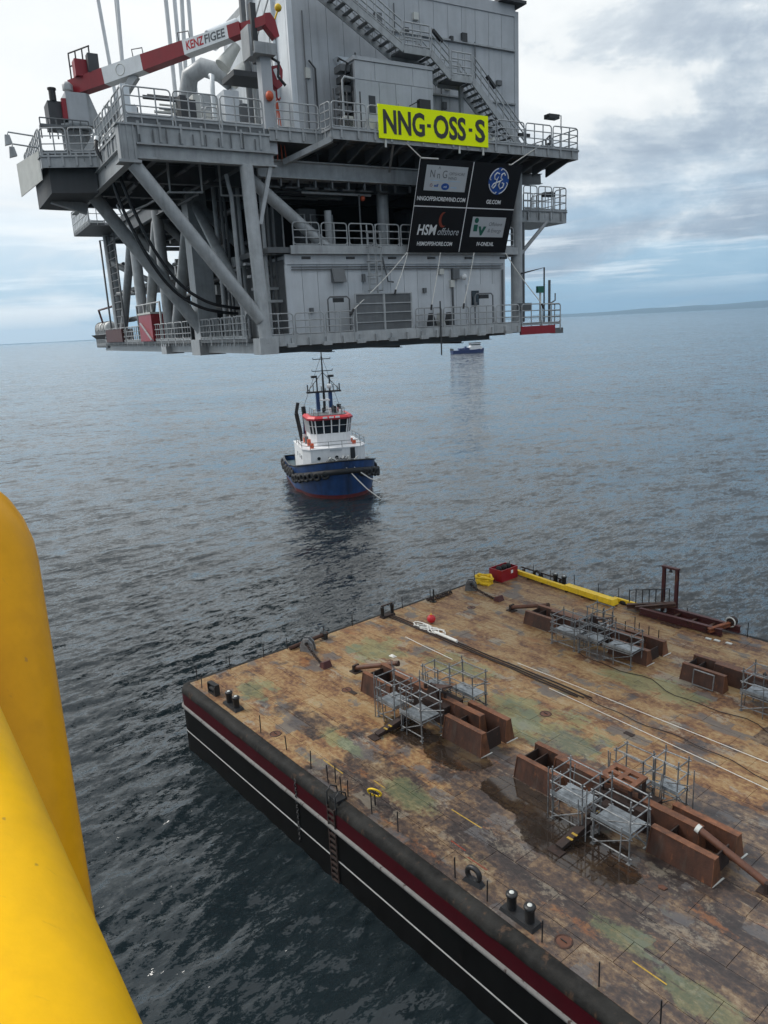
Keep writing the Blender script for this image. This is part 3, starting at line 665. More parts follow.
    for i in range(5): part('spare_post', MB().tube((4.9 + i * 0.42, -0.6, ZU), (4.9 + i * 0.42, -0.6, ZU + 2.2), .05, 6), 'steel_dark')
    # right end of the upper deck
    part('floodlight_arm', MB().path([(21.4, -1.0, 13.2), (21.4, -1.0, 14.0), (20.6, -1.0, 14.0)], .04, 6)); part('floodlight', MB().box(20.1, 21.0, -1.3, -0.8, 13.72, 13.98), 'black_steel')
    part('floodlight', B(22.5, 23.4, 1.2, 1.6, 12.05, 12.14), 'steel_mid')
    part('rest_frame', MB().path([(20.9, -.5, ZU), (20.9, -.5, 12.9), (22.1, 1.2, 13.1), (22.1, 1.2, ZU)], .06, 6), 'steel_dark'); part('rest_frame', MB().bar((20.9, -.5, 12.4), (22.1, 1.2, 12.6), .3, .12), 'steel_dark')
    part('end_girder', MB().ibeam((19.7, 4, 10.9), (24.15, 4, 11.15), .4, .7), 'steel_mid')
    # mid-height balcony at the right
    part('balcony', B(19.9, 26.7, 3.95, 8, 8.15, 8.85), 'steel_grey'); part('balcony', B(19.9, 26.75, 3.9, 8.05, 8.86, 8.95), 'steel_mid')
    for k in range(6): part('balcony_rib', B(20.6 + k * 1.1, 20.7 + k * 1.1, 3.84, 3.94, 8.3, 8.86))
    railing(root, [(22.4, 3.95, 8.95), (26.7, 3.95, 8.95), (26.7, 8.0, 8.95)], h=1.7, target=1.5, drop=.5); railing(root, [(22.4, 6.5, 8.95), (26.7, 6.5, 8.95)], h=1.7, target=1.1)
    part('balcony_strut', MB().tube((22.2, 4, 5.9), (24.7, 4, 8.15), .14, 10)); part('balcony_lamp', B(24.6, 25.6, 4.0, 4.4, 10.0, 10.3), 'black_steel')
    part('balcony_lamp', B(26.7, 27.4, 4.6, 4.9, 9.1, 9.2), 'steel_mid')
    part('balcony_post', T((22.45, 4, 1), (22.45, 4, 8.1), .12, 10), 'steel_mid')
    part('side_frame', MB().ibeam((18.5, 1.45, 5.6), (19.3, 1.45, 5.6), .3, .3), 'cladding')
    # items on the right of the walkway
    part('davit', MB().path([(19.6, .9, 4.3), (21.35, .5, 4.65), (21.35, .5, .8)], .06, 8), 'steel_dark'); part('mast', T((21.75, .4, .8), (21.75, .4, 3.8), .09, 8), 'steel_mid')
    part('instrument', B(20.6, 21.15, .3, .5, 2.95, 3.4), 'green_print'); part('instrument_post', T((20.9, .4, .8), (20.9, .4, 3.0), .07, 8), 'offwhite_panel')
    part('antenna', MB().path([(21.8, .4, 2.2), (22.3, .4, 2.4), (22.3, .4, 2.9)], .05, 6), 'steel_mid')
    part('bollard_pair', MB().box(19.2, 20.2, .5, .9, 1.8, 2.3), 'steel_mid')
    for k in range(3): part('hose_reel', MB().hexa([(11.6 + k * .7, .35, ZL), (12.1 + k * .7, .35, ZL), (12.1 + k * .7, .9, ZL), (11.6 + k * .7, .9, ZL)], [(11.6 + k * .7, .35, ZL + .4), (11.75 + k * .7, .35, ZL + 1.0), (11.75 + k * .7, .9, ZL + 1.0), (11.6 + k * .7, .9, ZL + .4)]), 'offwhite_panel' if k == 1 else 'steel_dark')
    part('drop_pole', T((12.0, -.1, -.8), (12.0, -.1, 2.6), .05, 6), 'steel_dark')
    q2 = random.Random(21)
    for k in range(16):
        x = q2.uniform(1.2, 17); y = q2.uniform(1.9, 6); z = q2.uniform(8.6, 10.4)
        part('service_pipe', T((x, y, z), (x + q2.uniform(1.5, 5), y, z), q2.uniform(.05, .14), 8), q2.choice(('steel_mid', 'steel_grey')))
    for k in range(8):
        x = 1.6 + k * 1.25; part('cable_ladder', MB().box(x, x + .9, 2.2, 2.7, 9.35, 9.45).box(x + .4, x + .5, 2.4, 2.5, 9.45, 10.2), 'steel_mid')
    for k in range(12):
        x = q2.uniform(-5.6, -.5); y = q2.uniform(1.5, 15); z = q2.uniform(9.4, 10.6)
        part('service_pipe', T((x, y, z), (x + q2.uniform(-.2, .2), y + q2.uniform(2, 5), z), q2.uniform(.05, .12), 8), 'steel_mid')
    for k in range(9):
        x = q2.uniform(.2, 2.0); y = q2.uniform(1.6, 9)
        part('riser', T((x, y, ZL), (x, y, 10.4), q2.uniform(.06, .15), 8), q2.choice(('steel_mid', 'steel_grey')))
    for k in range(18):
        x = q2.uniform(.2, 3.2); y = q2.uniform(1.6, 24); z = q2.uniform(2.2, 8)
        part('junction_box', B(x, x + q2.uniform(.3, .7), y, y + .4, z, z + q2.uniform(.4, .9)), q2.choice(('steel_mid', 'steel_dark', 'steel_grey')))
    for k in range(4):
        x = 3.4 + k * 4.1; part('wall_fitting', B(x, x + .22, 1.12, 1.3, 2.2 + .5 * (k % 3), 2.5 + .5 * (k % 3)), 'steel_mid')
    for k in range(6):
        x = 2.6 + k * 2.9; part('deck_lamp', B(x, x + .5, -.02, .16, 5.18, 5.32), 'black_steel')
    for k in range(10):
        x = q2.uniform(5, 19); part('deck_clutter', B(x, x + q2.uniform(.3, .9), .3, .9, ZU, ZU + q2.uniform(.4, 1.3)), q2.choice(('steel_dark', 'steel_mid', 'offwhite_panel')))
    # --- machinery inside; recess shade painted into near-black walls and dark equipment
    part('inner_wall', B(5.6, 19.2, 14.0, 30, ZL, 11.3), 'interior_shade')
    part('inner_wall', B(2.3, 19.2, 12.05, 13.9, ZM, 11.3), 'interior_shade')
    part('inner_wall', B(18.6, 19.2, 2.2, 12, ZM, 11.3), 'interior_shade')
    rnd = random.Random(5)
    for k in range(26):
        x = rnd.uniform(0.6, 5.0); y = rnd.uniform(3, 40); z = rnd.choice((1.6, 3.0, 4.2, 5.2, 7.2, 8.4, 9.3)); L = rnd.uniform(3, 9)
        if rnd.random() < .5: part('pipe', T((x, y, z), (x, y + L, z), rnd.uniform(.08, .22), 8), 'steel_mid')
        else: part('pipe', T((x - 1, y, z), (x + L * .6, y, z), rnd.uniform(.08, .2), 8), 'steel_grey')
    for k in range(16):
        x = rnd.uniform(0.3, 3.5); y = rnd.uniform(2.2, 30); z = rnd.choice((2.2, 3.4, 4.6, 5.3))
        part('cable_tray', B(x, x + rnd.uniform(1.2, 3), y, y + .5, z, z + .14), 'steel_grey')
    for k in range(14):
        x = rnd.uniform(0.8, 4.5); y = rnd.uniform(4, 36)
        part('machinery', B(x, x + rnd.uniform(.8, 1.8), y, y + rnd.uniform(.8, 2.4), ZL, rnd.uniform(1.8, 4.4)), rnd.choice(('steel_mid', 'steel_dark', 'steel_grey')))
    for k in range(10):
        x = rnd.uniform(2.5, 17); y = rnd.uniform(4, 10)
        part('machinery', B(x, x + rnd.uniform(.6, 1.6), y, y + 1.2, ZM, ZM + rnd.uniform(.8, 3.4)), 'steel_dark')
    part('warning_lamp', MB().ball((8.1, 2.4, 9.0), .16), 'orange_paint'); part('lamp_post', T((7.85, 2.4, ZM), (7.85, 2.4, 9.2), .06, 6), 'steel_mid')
    # inner pipe rack seen left of the module
    for k in range(4):
        part('cable_tray', MB().box(0.4, 2.0, 1.9 + k * .5, 2.3 + k * .5, 2.9 + .75 * k, 3.05 + .75 * k)); part('riser', T((1.0 + .35 * k, 2.6, ZL), (1.0 + .35 * k, 2.6, 10), .09, 8), 'steel_mid')
    # far-left stair and ladder frames
    for k in range(3):
        y = 33 + k * 3.2
        part('access_frame', MB().path([(-.7, y, .9), (-.7, y, 10.6), (-.1, y, 10.6)], .09, 6), 'steel_mid')
    for k in range(14): part('rung', MB().tube((-.7, 33, 1.3 + k * .65), (-.7, 36.2, 1.3 + k * .65), .05, 5), 'steel_mid')
    part('side_platform', B(-2.9, 0, 32, 40, 11.0, 11.25), 'steel_mid'); railing(root, [(0, 31.9, 11.25), (-2.9, 31.9, 11.25), (-2.9, 40, 11.25)], h=1.9, target=1.3, drop=.2)
    part('brace', T((-.3, 38.4, 8.5), (3.2, 34, 6.0), .28, 10)); part('brace', T((-.2, 37, 5.4), (2.8, 34, 5.4), .2, 10))
    # life raft station
    part('raft_platform', B(-.5, 1.8, 43.5, 49.5, 0.35, .55), 'steel_dark'); railing(root, [(1.6, 49.5, .55), (-.5, 49.5, .55), (-.5, 43.5, .55)], h=1.7, target=.7, drop=.1)
    part('raft_davit', MB().path([(-.2, 44.3, 1.2), (-.2, 47.5, 4.3), (-.2, 40, 4.4)], .11, 6), 'maroon_paint')
    part('raft_cradle', MB().hexa([(-.4, 43.8, 1.1), (.6, 43.8, 1.1), (.6, 49.0, 1.1), (-.4, 49.0, 1.1)], [(-.9, 42.8, 1.7), (.8, 42.8, 1.7), (.8, 50, 1.7), (-.9, 50, 1.7)]), 'steel_dark')
    part('rack', B(-.9, .2, 34, 41.5, .9, 2.1), 'maroon_paint')
    for k in range(3): part('access_frame', MB().path([(-.6, 25.5 - k * 2.6, .9), (-.6, 25.5 - k * 2.6, 3.9), (-.6, 28 - k * 2.6, 3.9), (-.6, 28 - k * 2.6, .9)], .09, 6))
    # --- clad tower
    tw = part('tower', B(4.25, 21.25, 3.3, 14, ZU, 21.3), 'cladding')
    n = 15; X0, X1 = 4.15, 21.38
    for i in range(n):
        a = X0 + 0.35 + (X1 - X0 - 0.7) * i / n; b = X0 + 0.35 + (X1 - X0 - 0.7) * (i + 1) / n
        B(a + .012, b - .012, 3.2, 3.302, ZU, 21.05).build('wall_panel', 'cladding', tw)
    B(X0, X0 + .35, 3.17, 3.4, ZU, 21.4).build('corner_post', 'cladding_white', tw); B(X1 - .35, X1, 3.17, 3.4, ZU, 21.4).build('corner_post', 'cladding', tw)
    B(X0 + .36, X1 - .36, 3.14, 3.4, 21.06, 21.75).build('roof_fascia', 'cladding', tw); B(19.6, 21.7, 2.7, 6, 21.76, 21.95).build('roof_edge', 'steel_dark', tw)
    B(X0 + .1, X1, 3.5, 14, 21.31, 21.75).build('roof', 'steel_grey', tw)
    for i in range(6): B(4.14, 4.252, 3.42 + i * 1.6, 5.0 + i * 1.6, ZU, 21.2).build('wall_panel', 'cladding_white', tw)
    for y in (5.0, 8.2, 8.6): B(3.92, 4.14, y - .14, y + .14, ZU, 21.4).build('pilaster', 'cladding_white' if y != 8.2 else 'steel_grey', tw)
    dd = B(4.06, 4.14, 5.7, 7.7, ZU + .1, 16.5).build('door', 'cladding_white', tw)
    for z in (13.3, 14.9): MB().bar((4.0, 6.0, z), (4.0, 7.2, z - .45), .06).build('door_bar', 'steel_dark', tw)
    part('air_duct', MB().path([(4.1, 9.3, 14.2), (3.3, 9.5, 14.2), (2.9, 9.6, 13.9), (2.8, 9.6, 13.3)], .34, 12), 'cladding_white')
    part('wall_pipe', MB().path([(5.7, 3.05, ZU), (5.7, 3.05, 16.2), (5.3, 3.05, 16.6)], .06, 6), 'steel_dark')
    ft = MB().box(7.55, 8.35, 2.7, 3.18, ZU, 16.2); ft.hexa([(7.55, 2.7, 16.2), (8.35, 2.7, 16.2), (8.35, 3.18, 16.2), (7.55, 3.18, 16.2)], [(7.0, 2.6, 16.9), (8.9, 2.6, 16.9), (8.9, 3.18, 16.9), (7.0, 3.18, 16.9)])
    part('duct_column', ft, 'cladding_white')
    q3 = random.Random(33)
    for k in range(5):
        x = 5.0 + k * 3.1 + q3.uniform(-.6, .6); MB().tube((x, 3.08, ZU), (x, 3.08, q3.uniform(16, 21)), .045, 6).build('conduit', 'steel_mid', tw)
    for z in (15.6, 18.9): MB().box(9.0, 21.0, 3.02, 3.19, z, z + .10).build('cable_tray', 'steel_grey', tw)
    for k in range(12): MB().box(*(lambda x, z: (x, x + q3.uniform(.2, .5), 3.0, 3.195, z, z + q3.uniform(.25, .6)))(q3.uniform(5, 20.5), q3.uniform(12.6, 20))).build('wall_box', q3.choice(('steel_mid', 'steel_dark', 'offwhite_panel')), tw)
    for k in range(3): MB().box(*(lambda x, z: (x, x + q3.uniform(.15, .4), 1.1, 1.295, z, z + q3.uniform(.2, .5)))(q3.uniform(2.6, 14.5), q3.uniform(1.6, 4.6))).build('wall_box', q3.choice(('steel_mid', 'steel_grey', 'offwhite_panel')), mod)
    for z in (4.85, 4.7): MB().tube((2.4, 1.2, z), (18.1, 1.2, z), .035, 6).build('conduit', 'steel_mid', mod)
    for k in range(10):
        x = -5.9 + k * .68; part('fascia_pipe', MB().tube((x, -.16, 10.75), (x, -.16, 10.75 + q3.uniform(.3, .8)), .04, 5), 'steel_mid')
    # white tank and small railed stand left of the tower
    part('white_duct', MB().path([(1.7, 15.5, 17.2), (1.9, 14.8, 18.6), (2.6, 14.0, 19.0), (3.6, 13.4, 18.6), (4.2, 13.0, 18.0)], .6, 16), 'steel_grey')
    part('tank_saddle', B(2.1, 3.4, 13.6, 15.4, ZU, 17.2), 'cladding')
    part('tank_pipe', MB().path([(2.7, 12.9, 18.2), (2.6, 12.3, 18.0), (2.5, 12.2, 17.0), (2.5, 12.2, 13)], .16, 8), 'cladding_white')
    part('tank_stand', B(1.1, 3.0, 10.2, 12, 13.3, 13.6), 'cladding_white'); railing(root, [(1.1, 12, 13.6), (1.1, 10.2, 13.6), (3.0, 10.2, 13.6)], h=1.9, target=.95, drop=.2)
    part('tank_stand', MB().hexa([(1.7, 10.6, ZU), (2.4, 10.6, ZU), (2.4, 11.4, ZU), (1.7, 11.4, ZU)], [(1.3, 10.3, 13.28), (2.9, 10.3, 13.28), (2.9, 11.9, 13.28), (1.3, 11.9, 13.28)]), 'cladding')
    for k in range(26):
        x = rnd.uniform(-5.8, 2.6); y = rnd.uniform(2.5, 12)
        part('deck_equipment', B(x, x + rnd.uniform(.3, 1.1), y, y + rnd.uniform(.4, 1.2), ZU, ZU + .19 * y + rnd.uniform(.2, 2.0)), rnd.choice(('offwhite_panel', 'steel_dark', 'steel_grey', 'steel_mid', 'steel_dark', 'cladding_white')))
    for k in range(12):
        x = rnd.uniform(-5.5, 3); y = rnd.uniform(4, 14); zz = ZU + .2 * y + rnd.uniform(.3, 1.6)
        part('deck_pipe', T((x, y, zz), (x + rnd.uniform(.8, 2.6), y, zz), rnd.uniform(.05, .12), 8), rnd.choice(('steel_dark', 'steel_grey', 'offwhite_panel')))
    for k in range(4):
        x = -0.6 + k * .8
        part('sling_trunnion', MB().tube((x, 17, 13.2), (x + 1.0, 16, 14.4 + .25 * k), .42, 12, r2=.3), 'offwhite_panel')
    part('antenna', MB().tube((-2.6, 13, ZU), (-2.6, 13, 16), .03, 5)); part('antenna', MB().tube((-1.4, 13, ZU), (-1.4, 13, 15.4), .03, 5))
    # lifting trunnions high at the tower's left
    hang = part('lift_trunnion', MB().tube((2.0, 10.2, 19.4), (3.9, 10.2, 20.6), .62, 14, r2=.35), 'cladding_white')
    MB().tube((2.6, 10.2, 18.0), (3.7, 10.2, 19.3), .5, 14, r2=.3).build('trunnion_end', 'offwhite_panel', hang)
    part('lift_trunnion', MB().tube((2.7, 9.0, 16.8), (3.9, 9.0, 17.8), .5, 14, r2=.42), 'offwhite_panel')
    part('tower_post', B(3.5, 3.8, 8.4, 8.7, ZU, 23), 'steel_mid'); part('tower_rail', MB().bar((3.7, 8.2, 17.8), (3.7, 3.8, 20.6), .07)); part('tower_rail', MB().bar((3.7, 8.2, 18.9), (3.7, 3.8, 21.7), .07))
    part('hatch', MB().box(1.1, 3.6, 4.4, 6.4, 15.75, 16.05), 'steel_dark')
    # boom rest
    rest = part('boom_rest', MB().box(1.05, 1.65, .2, .8, 10.7, 15.9), 'cladding')
    bk = MB().box(0.6, 1.8, -.2, 1.2, 15.5, 15.62); bk.box(.45, .6, .1, 1.2, 15.4, 16.9); bk.box(.6, 1.85, -.2, -.08, 15.62, 16.05); bk.box(1.6, 1.85, -.07, 1.2, 15.62, 16.1)
    bk.build('bracket', 'steel_grey', rest)
    MB().box(1.15, 1.45, 1.25, 1.6, 15.5, 18.4).build('upright', 'steel_dark', rest)
    MB().ball((1.35, .05, 13.55), .22, sc=(1, 1, 1.2)).build('beacon', 'orange_paint', rest)
    MB().path([(1.75, .3, 15.5), (2.1, .2, 15.3), (2.0, .2, 14.6), (2.4, .2, 14.2)], .08, 6).build('cable', 'black_steel', rest)
    return root


build_platform()


def build_equipment_cabin():
    r = pthing('equipment_cabin', 'grey panelled equipment cabin on the upper deck behind the yellow sign', 'cabin', (7.1, .8, 11.9))
    L, D, H = 5.45, 2.2, 4.5
    MB().box(0.05, L - .05, .06, D, 0.0, H - .1).build('body', 'cladding', r)
    xs = [0, 1.6, 2.75, 3.85, L]
    for a, b in zip(xs[:-1], xs[1:]):
        MB().box(a + .015, b - .015, 0, .058, .0, 3.28).build('wall_panel', 'cladding', r)
    for a, b in zip((0, 1.35, 4.0), (1.35, 4.0, L)): MB().box(a + .012, b - .012, 0, .058, 3.31, H - .22).build('upper_panel', 'cladding', r)
    MB().box(-.06, L + .06, -.06, D + .05, H - .2, H).build('roof', 'cladding', r)
    MB().box(.85, 1.3, -.02, .05, 1.5, 2.5).build('window', 'glass_dark', r)
    for x in (2.9, 3.75, 5.1): MB().box(x, x + .07, -.08, -.001, 1.9, 2.25).build('handle', 'offwhite_panel', r)
    MB().box(.05, .4, .3, 1.8, 0, H - .3).build('side_wall', 'steel_mid', r)
    MB().path([(-.75, .2, 0), (-.75, .2, 3.2), (-.6, .2, 3.4), (.9, .1, 3.25), (1.0, .1, 2.9), (.8, .1, 2.4), (.8, .1, 0)], .07, 6).build('pipe', 'steel_grey', r)
    for k in range(7):
        z = .5 + k * .55; MB().box(-.65 + .1 * (k % 2), -.02, .5, 1.3, z, z + .35).build('cable_box', 'steel_dark' if k % 2 else 'steel_mid', r)
    MB().path([(-.9, .3, H - .3), (-.7, .6, H - .05), (-.2, .5, H - .25), (-.8, .5, 2)], .06, 6).build('cable', 'black_steel', r)
    MB().box(1.2, 1.9, .6, 1.0, H + .01, H + .1).build('roof_fitting', 'black_steel', r)
    fl = MB().bar((3.3, -.6, 2.0), (4.0, -.6, 2.35), .06); fl.box(3.9, 4.7, -.8, -.5, 1.6, 2.4); fl.build('floodlight', 'black_steel', r)


def build_staircase():
    r = pthing('staircase', 'grey open-tread steel staircase zigzagging down the front of the tower', 'staircase', (0, 0, 0))
    yN, yF = .55, 2.0
    P = [(5.6, 19.75), (10.35, 17.15), (12.3, 17.15), (13.75, 16.0), (15.4, 16.0), (19.75, 11.98)]
    # the flights: pairs of stringers and the treads between them
    for y in (yN, yF):
        mb = MB()
        for (x0, z0), (x1, z1) in zip(P[:-1], P[1:]): mb.bar((x0, y, z0 - .12), (x1, y, z1 - .12), .09, .36, (0, 0, 1))
        mb.build('stringer', 'steel_grey', r)
    for (x0, z0), (x1, z1) in ((P[0], P[1]), (P[2], P[3]), (P[4], P[5])):
        n = max(2, round((z0 - z1) / .27))
        for i in range(n):
            x = x0 + (x1 - x0) * (i + .5) / n; z = z0 + (z1 - z0) * (i + .5) / n
            MB().box(x - .14, x + .14, yN + .05, yF - .05, z - .03, z + .02).build('step', 'steel_mid', r)
    for (x0, z0), (x1, z1) in ((P[1], P[2]), (P[3], P[4])): MB().box(x0, x1, yN + .05, yF - .05, z0 - .1, z0).build('landing', 'steel_mid', r)
    H = 1.35
    for y in (yN, yF):
        for (x0, z0), (x1, z1) in zip(P[:-1], P[1:]):
            flat = abs(z0 - z1) < .01; L = x1 - x0; mb = MB(); g = .08
            a = Vector((x0 + g, y, z0 + (z1 - z0) * g / L)); b = Vector((x1 - g, y, z1 - (z1 - z0) * g / L)); U = Vector((0, 0, 1))
            for k in (.12, .42, .72, 1): mb.tube(a + U * H * k, b + U * H * k, .045, 5)
            m = max(2, round(L / .62))
            for i in range(m + 1): p = a + (b - a) * (i / m); mb.tube(p - U * .2, p + U * H, .04, 5)
            mb.build('railing_panel', 'steel_grey', r)
            if not flat and y == yN:
                c = a + (b - a) * .33 + U * 1.3
                MB().bar(c - (b - a).normalized() * .45, c + (b - a).normalized() * .45, .2, .16).build('stair_lamp', 'black_steel', r)
    MB().box(19.0, 19.9, .3, .5, 12.9, 13.1).build('stair_lamp', 'black_steel', r)
    for x in (12.6, 15.3): MB().box(x, x + .22, 1.7, 1.95, 11.95, 15.85 if x > 13 else 16.9).build('post', 'steel_grey', r)


def build_name_sign():
    r = pthing('name_sign', 'long fluorescent yellow sign reading NNG-OSS-S on the deck railing', 'sign', (7.27, -1.36, 11.6))
    L, H = 7.8, 1.77
    MB().box(0, L, 0, .06, 0, H).build('board', 'fluoro_yellow', r)
    for body, x0, x1 in (('NNG', .30, 3.12), ('OSS', 3.74, 6.10), ('S', 6.80, 7.56)):
        fit(text('lettering', body, 1.7, 'letter_black', r, (0, -.012, 0), (pi / 2, 0, 0), bold=.052), x0, x1, .24, 1.53)
    for x in (3.42, 6.45): MB().box(x - .13, x + .13, -.016, -.001, H / 2 - .09, H / 2 + .09).build('lettering', 'letter_black', r)
    for x in (.4, L - 2.2, L - .4): MB().box(x, x + .12, .061, .12, -.45, H - .2).build('hanger', 'offwhite_panel', r)


def build_banner():
    tilt = math.atan2(1.8, 5.07)
    r = pthing('sponsor_banner', 'big black banner with four company logos hung below the yellow sign', 'banner', (10.1, .6, 5.68))
    W_, H_ = 7.85, 5.38
    # the cloth: a thin slightly sagging sheet, local x along, local z up the slope
    R = Matrix.Rotation(tilt, 4, 'X')
    def place(o): o.matrix_local = R @ o.matrix_basis; return o
    mb = MB(); nx, nz = 14, 10
    vs = [(W_ * i / nx, -.05 * sin(pi * i / nx) * sin(pi * j / nz) * 0 + (0 if k == 0 else .03), H_ * j / nz) for k in range(2) for j in range(nz + 1) for i in range(nx + 1)]
    N = (nx + 1) * (nz + 1); fs = []
    for j in range(nz):
        for i in range(nx):
            a = j * (nx + 1) + i; fs.append((a, a + 1, a + nx + 2, a + nx + 1)); fs.append((N + a, N + a + nx + 1, N + a + nx + 2, N + a + 1))
    mb.add(vs, fs); mb.box(0, W_, .0, .03, -.04, 0); mb.box(0, W_, 0, .03, H_, H_ + .04)
    place(mb.build('cloth', 'vinyl_black', r))
    def bx(nm, x0, x1, z0, z1, m, y=-.004, t=.003): return place(MB().box(x0, x1, y - t, y, z0, z1).build(nm, m, r))
    hx, hz = 3.98, 2.71
    bx('seam', hx - .03, hx + .03, 0, H_, 'white_print'); bx('seam', 0, hx - .031, hz - .03, hz + .03, 'white_print'); bx('seam', hx + .031, W_, hz - .03, hz + .03, 'white_print')
    bx('seam', .0, .035, 0, H_, 'white_print')
    bx('logo_card', .55, 3.62, 3.62, 5.05, 'grey_print'); bx('logo_card', 4.62, 7.35, .95, 2.2, 'grey_print')
    def tx(b, s, m, x, z, xs=1, bold=0, al='CENTER', sh=0.0, y=-.010): return place(text('lettering', b, s, m, r, (x, y, z), (pi / 2, 0, 0), xs, bold, al, .001, shear=sh))
    tx('NNGOFFSHOREWIND.COM', .33, 'white_print', 1.98, 3.15, .88, .008)
    tx('GE.COM', .33, 'white_print', 6.05, 3.12, .95, .01)
    tx('HSMOFFSHORE.COM', .33, 'white_print', 1.98, .48, .88, .008); tx('IV-ONE.NL', .33, 'white_print', 6.0, .50, .9, .01)
    tx('HSM', .85, 'white_print', 1.2, 1.30, .85, .02, sh=.12); tx('offshore', .62, 'grey_print', 2.85, 1.22, .8, 0, sh=.25)
    tx('N', .62, 'grey_letter', 1.05, 4.55, .85); tx('n', .58, 'grey_letter', 1.5, 4.5, .9); tx('G', .62, 'grey_letter', 1.95, 4.55, .85)
    tx('OFFSHORE', .24, 'grey_letter', 2.85, 4.62, 1.0); tx('WIND', .24, 'grey_letter', 2.55, 4.36, 1.0)
    tx('^', .4, 'grey_letter', 1.5, 4.85, 1)
    bx('rule', .95, 3.2, 4.19, 4.21, 'lightblue_print', -.008, .002)
    place(MB().prism([(2.1 + .30 * cos(a * pi / 10), 3.88 + .2 * sin(a * pi / 10)) for a in range(20)], 'y', -.012, -.008).build('logo_mark', 'blue_print', r))
    tx('edf', .24, 'blue_print', 1.42, 3.92, 1, .008); tx('esb', .18, 'white_print', 2.1, 3.88, 1, 0, y=-.015); tx('energy', .17, 'lightblue_print', 2.75, 3.86, 1, 0); tx('renewables', .11, 'lightblue_print', 1.4, 3.74, 1, 0)
    for k in range(5):
        a = k * 2 * pi / 5; place(MB().prism([(1.05 + .11 * cos(a + da), 3.93 + .11 * sin(a + da)) if j else (1.05 + .03 * cos(a), 3.93 + .03 * sin(a)) for j, da in ((0, 0), (1, -.35), (1, .35))], 'y', -.012, -.008).build('logo_mark', 'orange_print', r))
    # round blue monogram
    cx, cz, rr = 6.15, 4.38, .80
    place(MB().prism([(cx + rr * cos(a * pi / 20), cz + rr * sin(a * pi / 20)) for a in range(40)], 'y', -.008, -.004).build('logo_disc', 'blue_print', r))
    def curl(pts, rad=.035): place(MB().path([(cx + x * rr, -.014, cz + z * rr) for x, z in pts], rad, 5).build('logo_mark', 'white_print', r))
    for k in range(4):
        a0 = k * pi / 2 + .25; curl([(.94 * cos(a0 + t * 1.15 / 9), .94 * sin(a0 + t * 1.15 / 9)) for t in range(10)] + [(.80 * cos(a0 + 1.25), .80 * sin(a0 + 1.25))])
    curl([(-.05, .55), (-.3, .62), (-.5, .42), (-.45, .15), (-.2, .1), (-.1, .35), (-.2, .1), (-.25, -.3), (-.45, -.55), (-.62, -.42), (-.45, -.2), (-.1, -.08), (.1, .0)], .045)
    curl([(.55, .45), (.4, .62), (.2, .52), (.15, .25), (.35, .15), (.15, .05), (.05, -.3), (.25, -.55), (.5, -.42), (.55, -.15), (.35, -.1)], .045)
    # oval mark over "offshore", and the i-v mark
    place(MB().prism([(2.35 + .33 * cos(a * pi / 12), 1.95 + .46 * sin(a * pi / 12)) for a in range(24)], 'y', -.008, -.004).build('logo_mark', 'orange_print', r))
    place(MB().prism([(2.47 + .27 * cos(a * pi / 12), 1.99 + .40 * sin(a * pi / 12)) for a in range(24)], 'y', -.012, -.009).build('logo_mark', 'vinyl_black', r))
    place(MB().prism([(4.98 + .17 * cos(a * pi / 8), 1.98 + .17 * sin(a * pi / 8)) for a in range(16)], 'y', -.012, -.008).build('logo_mark', 'green_print', r))
    place(MB().prism([(4.82, 1.3), (5.14, 1.3), (5.14, 1.72), (4.82, 1.72)], 'y', -.012, -.008).build('logo_mark', 'green_print', r))
    place(MB().prism([(5.2, 1.62), (5.42, 1.05), (5.55, 1.05), (5.85, 1.62), (5.62, 1.62), (5.5, 1.35), (5.4, 1.62)], 'y', -.012, -.008).build('logo_mark', 'green_print', r))
    tx('Offshore', .34, 'grey_letter', 6.55, 1.76, .9, 0, sh=.2); tx('& Energy', .34, 'grey_letter', 6.55, 1.36, .9, 0, sh=.2)
    # ropes tying the banner down to the walkway rail and up to the deck
    ropes = [((10.1, .58, 5.6), (8.7, -.05, 2.3 + 1.0), 'white tie rope from the banner corner to the mesh gate'), ((12.6, .58, 5.62), (11.35, -.05, 2.3), 'white tie rope hanging from the left half of the banner'),
             ((15.3, .58, 5.62), (13.9, -.05, 2.3), 'white tie rope hanging from the right half of the banner'), ((17.95, .58, 5.6), (20.7, -.08, 2.1), 'white tie rope slanting right from the banner to the end rail'),
             ((10.05, .56, 5.62), (5.6, -.05, 2.2), 'long white tie rope slanting left from the banner to the walkway rail')]
    for p, q_, lb in ropes:
        t = pthing('tie_rope', lb, 'rope', p, group='ropes holding the banner'); dv = Vector(q_) - Vector(p)
        mid = dv * .5 + Vector((0, 0, -.12))
        MB().path([(0, 0, 0), mid * .5 + Vector((0, 0, -.04)), mid, dv * .75 + Vector((0, 0, -.06)), dv], .033, 5).build('cord', 'rope_white', t)
        MB().tube(dv * .97, dv * 1.03 + Vector((0, 0, -.12)), .07, 6).build('knot', 'black_steel', t)
    for p, q_, lb in (((10.2, -1.2, 10.75), (9.1, -1.25, 11.5), 'short white stay from the banner top left to the deck'), ((17.0, -1.2, 10.75), (19.5, -1.3, 12.1), 'short white stay from the banner top right to the deck')):
        t = pthing('tie_rope', lb, 'rope', p, group='ropes holding the banner'); dv = Vector(q_) - Vector(p)
        MB().tube((0, 0, 0), dv, .035, 5).build('cord', 'rope_white', t); MB().tube((0, 0, 0), (-.2 if dv.x > 0 else 1.2, 0, .02), .05, 5).build('batten', 'offwhite_panel', t)


